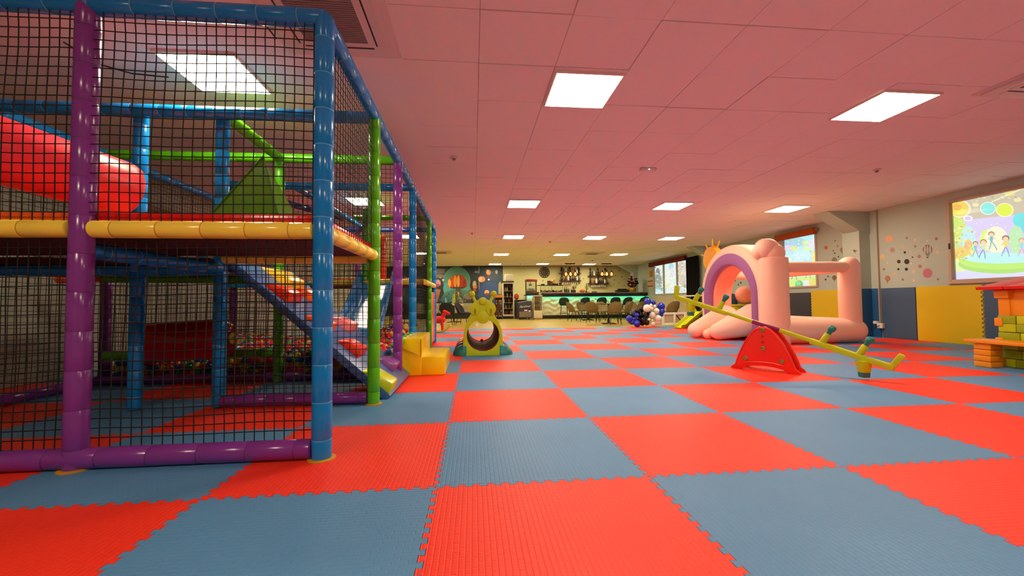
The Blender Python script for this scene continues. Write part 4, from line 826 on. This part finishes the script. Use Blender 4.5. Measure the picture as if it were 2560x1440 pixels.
gm = [mat('btl_green', '28401c', .15), mat('btl_brown', '4a2410', .15), mat('btl_clear', 'd8d4c0', .15), mat('btl_amber', 'a85c18', .15), mat('btl_dark', '181412', .15), mat('btl_red', '8a2018', .2), mat('btl_orange', 'd87828', .2), mat('btl_white', 'e8e0d0', .4)]
BT = {}
def put_bottle(p, h, k, lab, grp):
    key = (round(h, 2), k)
    if key not in BT: BT[key] = bottle(h, h*.14+.005, gm[k]); o = BT[key]
    else: o = dup(BT[key], p)
    o.location = p; tag(o, lab, 'bottle', grp)
names = ['green', 'brown', 'clear', 'amber', 'dark', 'red', 'orange', 'white']
for j, z in enumerate(shelves):
    for k in range(6):
        c = [1, 3, 5, 0, 6, 2, 7, 4][(j*3+k*(2 if j % 2 else 1)) % 8]
        put_bottle((x0+.075+k*(x1-x0-.15)/5, YF+.16, z+.021), .22, c, '%s drink bottle standing inside the tall drinks fridge' % names[c], '%s bottles in the drinks fridge' % names[c])
b = thing('menu_box', ((x0+x1)/2, YF+.2, zt+.06), 'small lit cream box on top of the drinks fridge', 'box'); ob('case', MB().box(x0+.13, x1-.02, YF+.1, YF+.3, zt+.062, zt+.42), mat('box_cream', 'f4f0c0', .5), b, bevel=.012); ob('front_sheet', MB().box(x0+.16, x1-.05, YF+.094, YF+.1, zt+.12, zt+.38), WHITE, b)
# snack rack left of the fridge
YS = 20.4; a0, a1 = PB(1238, 760, YS).x, PB(1256, 760, YS).x; z1 = PB(1247, 744, YS).z
t = thing('snack_rack', ((a0+a1)/2, YS, 0), 'tall snack rack with orange header beside the drinks fridge', 'rack')
ob('frame', MB().box(a0, a1, YS+.28, YS+.3, FLZ, z1).box(a0, a0+.02, YS, YS+.3, FLZ, z1).box(a1-.02, a1, YS, YS+.3, FLZ, z1), BLACK, t); ob('header', MB().box(a0-.02, a1+.02, YS-.02, YS+.3, z1, z1+.14), ORANGE, t)
snack = [mat('pk_%d' % k, c, .4) for k, c in enumerate(('a83820', 'd8a838', 'c8c0a8', '6a2820', '8a6038', '7a9048'))]
SP = {}
for r_ in range(7):
    z = .1+r_*(z1-.2)/7; ob('shelf', MB().box(a0+.02, a1-.02, YS, YS+.28, z-.015, z), BLACK, t)
    for k in range(4):
        c = random.randrange(6); key = c; p = (a0+.06+k*(a1-a0-.12)/3, YS+.08, z+.001)
        if key not in SP: SP[key] = proto('snack_pack', '', 'snack'); ob('wrapper', MB().box(-.028, .028, -.02, .02, 0, .1), snack[c], SP[key], bevel=.01); ob('top_fold', MB().box(-.028, .028, -.003, .003, .098, .112), snack[c], SP[key]); o = SP[key]
        else: o = dup(SP[key], p)
        o.location = p; tag(o, ['dark red', 'yellow', 'cream', 'maroon', 'tan', 'green'][c]+' snack packet on the rack beside the fridge', 'snack', ['dark red', 'yellow', 'cream', 'maroon', 'tan', 'green'][c]+' packets on the snack rack')
# ice-cream freezer with script
YZ = 19.5; a0, a1 = PB(1295, 770, YZ).x, PB(1330, 770, YZ).x; z1 = PB(1320, 753, YZ).z
t = thing('ice_cream_freezer', ((a0+a1)/2, YZ+.4, 0), 'dark blue chest freezer with white script lettering', 'freezer')
fb = mat('freezer_blue', '26283a', .35)
ob('body', MB().prism([(a0, YZ, .06), (a1, YZ, .06), (a1, YZ, z1), (a0+.5, YZ, z1+.0), (a0, YZ, z1-.09)], (0, .6, 0)), fb, t, bevel=.015)
ob('lid', MB().prism([(a0, YZ+.02, z1-.08), (a0+.5, YZ+.02, z1+.012), (a1, YZ+.02, z1+.012), (a1, YZ+.02, z1+.035), (a0+.5, YZ+.02, z1+.035), (a0, YZ+.02, z1-.055)], (0, .56, 0)), STEEL, t)
g = ob('motor_grille', MB().box(a0+.06, a1-.03, YZ-.02, YZ+.0, .1, .38), mat('grille_grey', '6c6458', .5), t)
for k in range(14): ob('grille_bar', MB().box(a0+.09+k*(a1-a0-.17)/13, a0+.105+k*(a1-a0-.17)/13, YZ-.03, YZ-.018, .12, .36), mat('grille_bar', '9a8c6c', .4), g)
for k in range(2): ob('castor', MB().cyl((a0+.1+k*.45, YZ+.06, .03), (a0+.1+k*.45, YZ+.1, .03), .04), BLACK, t)
ob('sticker', MB().box(a0+.3, a0+.46, YZ-.004, YZ, .4, .46), WHITE, t); ob('sticker', MB().box(a1-.17, a1-.08, YZ-.026, YZ, .37, .43), WHITE, t)
def text(s, size, p, m_, parent, shear=0, ext=.002):
    cu = bpy.data.curves.new('lettering', 'FONT'); cu.body = s; cu.size = size; cu.extrude = ext; cu.shear = shear; cu.align_x = 'CENTER'; cu.resolution_u = 3
    o = bpy.data.objects.new('lettering', cu); COL.objects.link(o); dg = bpy.context.evaluated_depsgraph_get(); me = bpy.data.meshes.new_from_object(o.evaluated_get(dg)); bpy.data.objects.remove(o)
    me.transform(Matrix.Rotation(PI/2, 4, 'X')); me.materials.clear(); me.materials.append(m_)
    o = bpy.data.objects.new('lettering', me); COL.objects.link(o); o.parent = parent; o.location = Vector(p)-WL[parent.name]; return o
o = text('Apoliner', .155, ((a0+a1)/2+.0, YZ-.004, z1-.30), mat('letter_white', 'ddd6cc', .5), t, .35); o.rotation_euler = (0, -.06, 0)
# glass display case
YC = 19.4; a0, a1 = PB(1334.5, 770, YC).x, PB(1356, 770, YC).x; z1 = PB(1345, 739, YC).z
t = thing('display_case', ((a0+a1)/2, YC+.2, 0), 'upright glass display case with cream base beside the bar', 'display case')
ob('base', MB().box(a0, a1, YC, YC+.4, .06, .42), CREAM, t, bevel=.006); ob('plinth', MB().box(a0+.02, a1-.02, YC+.02, YC+.38, FLZ, .06), mat('tan', 'a8804c', .6), t)
m = MB()
for x in (a0, a1-.025):
    for y in (YC, YC+.375): m.box(x, x+.025, y, y+.025, .42, z1)
ob('frame', m.box(a0, a1, YC, YC+.4, z1-.02, z1+.01), WHITE, t)
for z in (.62, .85): ob('shelf', MB().box(a0+.02, a1-.02, YC+.02, YC+.38, z, z+.012), CREAM, t)
ob('pane', MB().box(a0+.025, a1-.025, YC+.008, YC+.014, .42, z1-.02), GLASS, t); ob('back_panel', MB().box(a0+.02, a1-.02, YC+.37, YC+.38, .42, z1-.02), mat('case_back', 'a89870', .6), t)
for k in range(3): tag(ob('bread_loaf', MB().caps((a0+.09, YC+.2, .465+.0), (a1-.09, YC+.2, .465), .04) if k == 0 else MB().caps((a0+.08, YC+.12+k*.08, .632+.235*(k-1)+.036), (a1-.1, YC+.12+k*.08, .632+.235*(k-1)+.036), .034), mat('crust', 'b88048', .7)), ['bread loaf on the bottom of the upright display case', 'bread loaf on the middle shelf of the display case', 'bread loaf on the upper shelf of the display case'][k], 'bread')
# popcorn machine
YP = 20.7; a0, a1 = PB(1315, 720, YP).x, PB(1342, 720, YP).x; zb, zt = 1.22, PB(1330, 697, YP).z
t = thing('popcorn_machine', ((a0+a1)/2, YP+.15, zb), 'red topped glass popcorn machine on the bar corner', 'popcorn machine')
ob('base', MB().box(a0, a1, YP, YP+.3, zb, zb+.2), mat('pop_brown', '4a3c28', .5), t, bevel=.01); m = MB()
for x in (a0, a1-.03):
    for y in (YP, YP+.27): m.box(x, x+.03, y, y+.03, zb+.2, zt-.12)
ob('frame', m, mat('pop_frame', '584830', .5), t); ob('canopy', MB().box(a0-.02, a1+.02, YP-.02, YP+.32, zt-.14, zt-.04).add([(a0-.02, YP-.02, zt-.04), (a1+.02, YP-.02, zt-.04), (a1+.02, YP+.32, zt-.04), (a0-.02, YP+.32, zt-.04), (a0+.12, YP+.1, zt), (a1-.12, YP+.1, zt), (a1-.12, YP+.2, zt), (a0+.12, YP+.2, zt)], [(4, 5, 6, 7), (0, 1, 5, 4), (1, 2, 6, 5), (2, 3, 7, 6), (3, 0, 4, 7)]), mat('pop_red', '8a2c14', .4), t, bevel=.008)
ob('pane', MB().box(a0+.03, a1-.03, YP+.008, YP+.012, zb+.2, zt-.14), GLASS, t); ob('kettle', MB().lathe(((a0+a1)/2-.03, YP+.15, zt-.36), ((a0+a1)/2-.03, YP+.15, 5), [(0, .06), (.03, .085), (.1, .085), (.11, .03), (.2, .012)], 18), STEEL, t)
pm = MB()
for k in range(60): pm.ball((random.uniform(a0+.06, a1-.06), random.uniform(YP+.05, YP+.25), zb+.22+random.uniform(0, .1)), .022, 7, 5)
ob('popcorn', pm, mat('popcorn', 'd8d0b0', .8), t, kind='stuff')
o = tag(ob('red_ball', MB().caps((PB(1291, 735, YF+.3).x, YF+.3, 1.075), (PB(1291, 735, YF+.3).x+.001, YF+.3, 1.15), .12), mat('coral_red', 'd84820', .4)), 'red rounded canister on the low side counter', 'canister')
tag(ob('cup', MB().lathe((PB(1310, 738, YF).x, YF, .952), (PB(1310, 738, YF).x, YF, 2), [(0, .05), (.12, .065), (.12, .058), (.02, .045)], 16), mat('cup_cream', 'e0d8b0', .5)), 'cream cup on the low side counter', 'cup')
# cake display on the bar
YK = YB+.1; a0, a1 = PB(1350, 722, YK).x, PB(1408, 722, YK).x; zs = PB(1380, 714, YK).z
t = thing('cake_display', ((a0+a1)/2, YK+.15, CT), 'low glass cake display with black shelf on the bar', 'display case')
ob('base', MB().box(a0, a1, YK, YK+.34, CT, CT+.025), STEEL, t); ob('top_shelf', MB().box(a0-.1, a1, YK, YK+.34, zs, zs+.03), BLACK, t); ob('pane', MB().box(a0, a1, YK, YK+.008, CT+.025, zs), GLASS, t)
for x in (a0+.01, (a0+a1)/2, a1-.03): ob('upright', MB().box(x, x+.02, YK+.01, YK+.03, CT+.025, zs), STEEL, t)
cakes = [mat('cake_%d' % k, c, .6) for k, c in enumerate(('8a4a1c', 'b87838', 'c89860', '7a3010', 'd8c090'))]
for k in range(16):
    x = a0+.07+k*(a1-a0-.14)/15; c = k*7 % 5; h = .09 if k % 3 else .13
    o = ob('cake', MB().lathe((x, YK+.14, CT+.026), (x, YK+.14, 5), [(0, .028), (h*.5, .038), (h*.8, .04), (h, .012)], 12), cakes[c]); tag(o, ['dark brown', 'golden', 'tan', 'chocolate', 'pale'][c]+' small cake inside the low bar display', 'cake', ['dark brown', 'golden', 'tan', 'chocolate', 'pale'][c]+' cakes in the bar display')
zz = zs+.031
def item(name, mb, m_, lab, cat): return tag(ob(name, mb, m_), lab, cat)
xs = lambda px: PB(px, 705, YK+.15).x
item('dish_stack', MB().lathe((xs(1357), YK+.15, zz), (xs(1357), YK+.15, 5), [(0, .07), (.02, .1), (.06, .1), (.07, .05)], 18), mat('olive_dish', '6a5c28', .5), 'olive dish at the left of the black display shelf', 'dish')
item('gift_box', MB().box(xs(1369), xs(1376), YK+.1, YK+.28, zz, zz+.22), mat('box_green', '4a4a1c', .6), 'dark green box on the black display shelf', 'box'); item('gift_box', MB().box(xs(1376.5), xs(1381), YK+.1, YK+.28, zz, zz+.2), mat('box_rust', 'a84c18', .6), 'rust box on the black display shelf', 'box'); item('gift_box', MB().box(xs(1381.5), xs(1388), YK+.1, YK+.28, zz, zz+.28), mat('box_peach', 'f0b878', .6), 'peach box, tallest on the display shelf', 'box')
item('tray', MB().box(xs(1379), xs(1394.5), YK+.03, YK+.09, zz, zz+.075), BLACK, 'black tray in front of the shelf boxes', 'tray')
item('round_tin', MB().cyl((xs(1400), YK+.05, zz+.07), (xs(1400), YK+.13, zz+.07), .07, n=20), mat('tin_red', '5a1408', .4), 'dark red round tin at the right of the display shelf', 'tin')
item('dark_buns', MB().caps((PB(1334, 728, YP-.1).x, YP-.32, 1.285), (PB(1343, 728, YP-.1).x, YP-.32, 1.285), .06), mat('bun_brown', '5a3018', .7), 'dark brown loaf in front of the popcorn machine', 'bread')
# things standing on the counter
for k, px in enumerate((1412, 1416.8, 1421.6)):
    put_bottle((PB(px, 720, YB+.2).x, YB+.2, CT+.001), .3 if k < 2 else .25, 0, 'green bottle on the bar counter beside the white flowers', 'green bottles on the bar counter')
def bouquet(px, py0, w_, h, cols, lab, potc, pot_h, Y, n=40, zb=None):
    p = PB(px, 720, Y); p.z = CT if zb is None else zb; t = thing('flower_vase', p, lab, 'flowers')
    ob('vase', MB().lathe(p, p+Vector((0, 0, 1)), [(0, w_*.28), (pot_h*.5, w_*.34), (pot_h, w_*.3), (pot_h, w_*.24), (pot_h*.3, w_*.2)], 20), potc, t)
    ms = {c: MB() for c in cols}; stems = MB()
    for k in range(n):
        a = random.uniform(0, 2*PI); q = math.sqrt(random.random()); zf = random.random(); rr = w_*.5*q*math.sin(PI*(.25+.65*zf)); c = p+Vector((rr*math.cos(a), rr*math.sin(a), pot_h+(h-pot_h)*(.1+.9*zf)))
        ms[random.choice(cols)].ball(c, w_*.09, 8, 6, .8); stems.path([p+Vector((0, 0, pot_h*.8)), c], .004, 4)
    for c in cols: ob('blossoms', ms[c], c, t, kind='stuff')
    ob('stems', stems, mat('stem_green', '4a5820', .7), t, kind='stuff')
fw_, fy_, frd, fpk, fdr = mat('fl_white', 'ecebc8', .7), mat('fl_yellow', 'd8d060', .7), mat('fl_red', '6a1420', .7), mat('fl_blush', 'dca898', .7), mat('fl_dark', '3c1018', .7)
bouquet(1433, 0, .42, .42, [fw_, fy_, fw_, mat('fl_leaf', '7a8a30', .7)], 'white and yellow flowers on the bar counter', mat('vase_dark', '3a2c24', .4), .14, YB+.25, 44)
bouquet(1581, 0, .62, .82, [frd, fdr, fpk, frd], 'large red and blush bouquet in a gold vase on the bar', mat('vase_gold', 'a88838', .3, .6), .24, YB+.2, 70)
bouquet(1467, 0, .2, .5, [mat('fl_leaf2', '5a6428', .7)], 'small green plant behind the orange fruit on the bar', BLACK, .1, YB+.4, 22)
t = thing('fruit_bowl', (PB(1456, 730, YB+.1).x, YB+.1, CT), 'glass bowl on the bar holding orange fruit', 'bowl'); p = Vector((PB(1456, 730, YB+.1).x, YB+.1, CT)); ob('bowl', MB().lathe(p, p+Vector((0, 0, 1)), [(0, .06), (.01, .07), (.09, .2), (.085, .19), (.02, .06)], 24), mat('amber_glass', 'd89a40', .1), t); ob('foot', MB().cyl(p, p+Vector((0, 0, .012)), .08), STEEL, t)
for k in range(9):
    a = k*2.4; q = .045*math.sqrt(k); c = p+Vector((q*math.cos(a), q*math.sin(a), .115+.035*(1-q/.13)))
    o = ob('orange', MB().ball(c, .04, 12, 8), mat('orange_fruit', 'e8941c', .5)); tag(o, 'small orange fruit in the glass bowl on the bar', 'fruit', 'oranges in the bar bowl')
item('white_jug', MB().lathe((PB(1471, 730, YB).x, YB+.05, CT), (PB(1471, 730, YB).x, YB+.05, 5), [(0, .05), (.08, .055), (.15, .045), (.15, .038), (.02, .04)], 16), WHITE, 'white jug right of the orange fruit', 'jug')
item('card_reader', MB().box(PB(1482, 730, YB).x, PB(1493, 730, YB).x, YB+.05, YB+.2, CT, CT+.05), BLACK, 'small black box on the bar below the right bottle rack', 'box')
x0, x1 = PB(1541, 726, YB+.2).x, PB(1571, 726, YB+.2).x
t = thing('cash_register', ((x0+x1)/2, YB+.3, CT), 'wide black till left of the red bouquet', 'till'); ob('body', MB().box(x0, x1, YB+.15, YB+.45, CT, CT+.13), BLACK, t, bevel=.015); ob('screen', MB().prism([(x0+.08, YB+.2, CT+.13), (x1-.03, YB+.2, CT+.13), (x1-.06, YB+.3, CT+.19), (x0+.11, YB+.3, CT+.19)], (0, .03, 0)), DARK, t)
# wall clock
c = PB(1361, 681, BY-.03); R = PB(1374.3, 681, BY).x-PB(1361, 681, BY).x
t = thing('wall_clock', c, 'large round brown wall clock with pale numerals above the bar', 'clock'); ob('face', MB().lathe(c+Vector((0, .028, 0)), c-Vector((0, 1, 0)), [(0, R), (.03, R), (.036, R*.96)], 40), mat('clock_brown', '3c2c10', .6, var=.3, bscale=20), t)
ob('rim', MB().lathe(c-Vector((0, .002, 0)), c-Vector((0, 1, 0)), [(0, R*.99), (.022, R*.99), (.022, R*.93), (0, R*.93)], 40, False), mat('clock_rim', '2a1e0c', .5), t)
for k in range(12):
    a = k*PI/6; d = Vector((math.sin(a), 0, math.cos(a))); ob('numeral', MB().obox(c+d*R*.72-Vector((0, .012, 0)), c+d*R*.88-Vector((0, .012, 0)), .035, .006, (0, 1, 0)), mat('numeral_cream', 'c0b080', .5), t)
for a, l in ((.9, .45), (-2.4, .65)): d = Vector((math.sin(a), 0, math.cos(a))); ob('hand', MB().obox(c-Vector((0, .016, 0)), c+d*R*l-Vector((0, .016, 0)), .02, .005, (0, 1, 0)), BLACK, t)
# bottle racks on the back wall
def rack(pxs, pys, lab, side):
    Y = BY-.2; t = thing('bottle_rack', ((PB(pxs[0], 700, Y).x+PB(pxs[1], 700, Y).x)/2, Y, PB(1400, pys[-1], Y).z), lab, 'shelf'); a0, a1 = PB(pxs[0], 700, Y).x, PB(pxs[1], 700, Y).x
    zs_ = [PB((pxs[0]+pxs[1])/2, py, Y).z for py in pys]; zt = min(zs_[0]+.42, H-.05)
    for k, z in enumerate(zs_): ob('board', MB().box(a0-.1, a1+.1-(0 if k < len(zs_)-1 else (a1-a0)*.0), Y-.02, BY-.02, z-.035, z), mat('rack_wood', '3a2014', .6), t)
    for x in (a0+.05, (a0+a1)/2, a1-.05):
        ob('pipe', MB().cyl((x, BY-.08, zs_[-1]-.1), (x, BY-.08, zt), .022, n=10), DARK, t); ob('flange', MB().cyl((x, BY-.03, zt-.05), (x, BY-.001, zt-.05), .05, n=14), DARK, t)
    m = MB()
    for k in range(8): x = a0+.1+k*(a1-a0-.2)/7; m.lathe((x, Y+.08, zs_[-1]-.036), (x, Y+.08, -5), [(0, .035), (.005, .035), (.006, .006), (.07, .006), (.1, .04), (.17, .036)], 10)
    ob('hanging_glasses', m, mat('glass_smoke', 'c8c0b0', .1), t, kind='stuff')
    for j, z in enumerate(zs_):
        for k in range(9):
            c = [4, 1, 2, 0, 4, 3, 1, 7, 4][(k+j*4) % 9]
            put_bottle((a0+.0+k*(a1-a0)/8, Y+.035, z+.001), [.3, .34, .26][(k*2+j) % 3], c, '%s bottle on the %s wall bottle rack' % (names[c], side), '%s bottles on the %s rack' % (names[c], side))
rack((1404, 1449), (683, 701), 'dark pipe and wood bottle rack behind the left pendant lamp', 'left'); rack((1476, 1518), (689, 708), 'dark pipe and wood bottle rack behind the right pendant lamp', 'right')
# pendant lamps
def pendant(px, bul, lab):
    Y = 20.4; c = PB(px, 657, Y); t = thing('pendant_lamp', (c.x, Y, H-.6), lab, 'pendant lamp'); ob('canopy', MB().box(c.x-.26, c.x+.26, Y-.05, Y+.05, H-.045, H-.003), mat('pend_black', '2a120a', .5), t)
    for bx in bul:
        q = PB(bx, 684, Y); x = q.x; ob('cord', MB().cyl((x, Y, q.z+.12), (c.x+(x-c.x)*.8, Y, H-.04), .005, n=6), BLACK, t)
        s = ob('shade', MB().lathe((x, Y, q.z-.14), (x, Y, 5), [(0, .08), (.14, .095), (.24, .06), (.25, .03)], 18, False), mat('amber_shade', 'ffb060', .1, trans=1), t); ob('bulb', MB().lathe((x, Y, q.z-.1), (x, Y, 5), [(0, .01), (.02, .04), (.07, .05), (.12, .03), (.17, .018)], 14), mat('bulb', 'ffb868', .4, emit=9), s); ob('holder', MB().cyl((x, Y, q.z+.06), (x, Y, q.z+.14), .026), DARK, s)
pendant(1425, (1415, 1426.5, 1438.5), 'pendant lamp with three amber shades before the left bottle rack'); pendant(1516, (1505.5, 1517, 1529), 'pendant lamp with three amber shades before the right bottle rack')
dots('dot_sticker', [(1549, 677, 1.3, '38301c'), (1539, 690, 1.2, '584828'), (1555, 692, 1.3, '403420'), (1536, 700, 1.4, '4c4024'), (1547, 707, 1.2, '685c38'), (1535, 711, 1.2, '584c2c'), (1561, 714, 1.2, '584c2c'), (1524, 695, 1.2, '38301c'), (1517, 716, 1.2, '38301c'), (1575, 679, 1, '584c2c'), (1357, 702, 1.4, '5a4c20'), (1459, 697, 1.2, '5a4c20')], wb, lambda x, y: atY(x, y, BY-.001), (0, -1, 0))
# tall dark speaker frame behind the bouquet
p = PB(1596, 700, BY-.3); t = thing('tall_rack', p, 'dark narrow stand behind the red bouquet', 'stand'); ob('upright', MB().box(p.x-.03, p.x+.02, BY-.3, BY-.25, FLZ, PB(1596, 680, BY-.3).z), DARK, t); ob('plaque', MB().box(p.x-.09, p.x+.07, BY-.31, BY-.3, PB(1596, 689, BY-.3).z, PB(1596, 678, BY-.3).z), mat('plaque_olive', '4c4824', .6), t)

# ------------------------------------------------------------------ balloons, fence, toys in the middle distance
YG = 12.45; t = thing('balloon_garland', (PB(1612, 800, YG).x, YG, 0), 'blue, black and silver-white balloon cluster on the floor before the chairs', 'balloons')
bb, bk, bw = mat('balloon_blue', '2432c0', .2), mat('balloon_black', '0c0a0a', .15), mat('balloon_white', 'f0f0e6', .2)
BL = [(bb, [(1800, 255, 70), (1910, 280, 45), (2050, 350, 78), (2070, 440, 55), (2055, 500, 45), (1570, 470, 50), (1600, 510, 42), (1460, 580, 68), (1565, 590, 42), (1600, 675, 70), (1500, 640, 55), (1680, 650, 40)]), (bw, [(1790, 380, 75), (1865, 325, 30), (1930, 345, 32), (1880, 390, 32), (1970, 430, 54), (1895, 510, 63), (2000, 570, 63), (1995, 635, 52), (1895, 610, 28), (1830, 590, 26), (1905, 680, 46)]), (bk, [(1690, 400, 60), (1610, 430, 60), (1660, 500, 65), (1750, 530, 75), (1720, 610, 80), (1650, 590, 52), (1780, 650, 58), (1700, 670, 45), (1820, 470, 45)])]
k = 0
for m_, L in BL:
    for x, y, r in L:
        rr = r/7.53*YG/F*1.0; c = PB(1380+x/7.53, 720+y/7.53, YG + {0: .03, 1: -.12, 2: .1}[(0 if m_ is bb else 1 if m_ is bw else 2)] + (k % 3)*.06); k += 1
        c.z = max(c.z, rr*1.04)
        d = Vector((random.uniform(-.3, .3), .6, random.uniform(-.3, .5))).normalized()
        ob('balloon', MB().lathe(c-d*rr*1.02, c+d, [(0, .001), (rr*.12, rr*.42), (rr*.4, rr*.78), (rr*.8, rr*.99), (rr*1.02, rr), (rr*1.4, rr*.9), (rr*1.8, rr*.55), (rr*2.05, rr*.2), (rr*2.15, rr*.06), (rr*2.25, rr*.12)], 20), m_, t, ang=80)
# low white fence
YW = 13.3; t = thing('low_fence', (PB(1705, 800, YW).x, YW, 0), 'low white panel fence right of the balloons', 'fence')
a0, a1 = PB(1656, 800, YW).x, PB(1760, 800, YW).x; z1 = PB(1690, 781, YW).z
ob('top_rail', MB().box(a0, a1, YW-.03, YW+.03, z1-.07, z1), WHITE, t, bevel=.008); ob('bottom_rail', MB().box(a0, a1, YW-.03, YW+.03, .0, .08), WHITE, t, bevel=.008)
for px in (1658, 1686, 1712, 1722, 1756): x = PB(px, 800, YW).x; ob('post', MB().box(x-.03, x+.03, YW-.035, YW+.035, FLZ, z1+.005), WHITE, t, bevel=.006)
x0, x1 = PB(1688, 800, YW).x, PB(1710, 800, YW).x
ob('panel', MB().box(a0+.05, x1, YW-.005, YW+.01, .08, z1-.07), mat('fence_panel', 'b8a888', .6), t); ob('brace', MB().obox((x0+.04, YW-.02, z1-.1), (x0+.2, YW-.02, .14), .02, .03, (0, 1, 0)), BLACK, t)
# toddler slide
t = thing('toddler_slide', (6.6, 11.8, 0), 'small lime plastic slide with red tower by the pink castle', 'slide')
A, B = Vector((6.13, 11.75, .02)), Vector(atY(1750, 778, 11.95))
def bed(u, v):
    p = A.lerp(B, v); p = Vector((p.x, p.y, A.z+(B.z-A.z)*max(0, (v-.12)/.88)**.95)); q = (u-.5)*2; side = Vector((B-A)).cross(Vector((0, 0, 1))).normalized(); return p+side*(.2*q)+Vector((0, 0, .09 if abs(q) > .8 else 0))
m = MB().grid(bed, 12, 14); g = MB().grid(lambda u, v: bed(u, v)-Vector((0, 0, .03)), 12, 14); m.add(g.v, g.f); ob('chute', m, LIME, t, ang=50)
ob('side_support', MB().prism([A+Vector((.1, 0, 0)), B+Vector((0, 0, -.02)), Vector((B.x, B.y, .0))], (0, .02, 0)), mat('slide_lime_dark', 'a09a10', .4), t)
hz = B.z+.28; c = PB(1732, 770, 12.05)
ob('tower_panel', MB().prism([(c.x-.1, 12.15, 0), (c.x+.12, 12.15, 0), (c.x+.12, 12.15, c.z+.1), (c.x+.07, 12.15, c.z+.17), (c.x-.05, 12.15, c.z+.17), (c.x-.1, 12.15, c.z+.1)], (0, -.05, 0)), RED, t, bevel=.012)
ob('tower_hole', MB().cyl((c.x+.01, 12.095, c.z+.06), (c.x+.01, 12.09, c.z+.06), .055, n=18), mat('hole_dark', '300808', .6), t)
ob('step_tower', MB().box(B.x-.02, B.x+.3, 11.8, 12.1, 0, B.z).box(B.x+.3, B.x+.5, 11.8, 12.1, 0, B.z*.5), TEAL, t, bevel=.015)
# rocking toy
c = atZ(1098, 832, 0); t = thing('rocking_horse', (c.x, c.y, 0), 'red rocking horse on yellow rockers beyond the climbing frame', 'rocking toy')
for s in (-.1, .1): ob('rocker', MB().path([(c.x-.3+.6*k/8, c.y+s, .03+.16*((k-4)/4)**2) for k in range(9)], .03, 8), plastic('rocker_yellow', 'd8c010'), t)
ob('body', MB().caps((c.x-.17, c.y, .36), (c.x+.08, c.y, .36), .1), RED, t); ob('neck', MB().caps((c.x+.06, c.y, .38), (c.x+.16, c.y, .56), .06, .05), RED, t); ob('head', MB().caps((c.x+.15, c.y, .58), (c.x+.27, c.y, .53), .055, .04), RED, t)
for sx_ in (-.15, .08):
    for sy_ in (-.08, .08): ob('leg', MB().cyl((c.x+sx_, c.y+sy_*.8, .33), (c.x+sx_*1.2, c.y+sy_*1.2, .05), .035, .028), RED, t)
ob('tail', MB().caps((c.x-.26, c.y, .42), (c.x-.31, c.y, .28), .03, .02), mat('tail_black', '181818', .6), t)
c = atZ(1192, 815.5, FLZ); tag(ob('paper_cup', MB().lathe(c, c+Vector((0, 0, 1)), [(0, .04), (.1, .055), (.1, .05), (.01, .035)], 14), WHITE), 'small white cup on the wooden floor seen through the tunnel', 'cup')

for pts, lab in [([(160, 106), (190, 124), (245, 160), (330, 184), (420, 193)], 'thin black cable sagging below the ceiling left of the light panel'), ([(640, 20), (662, 60), (690, 96)], 'short black cable hanging by the corner air conditioner')]:
    P_ = [atZ(x, y, H-.035) for x, y in pts]; o = ob('ceiling_cable', MB().path(P_, .006, 6), BLACK); tag(o, lab, 'cable')
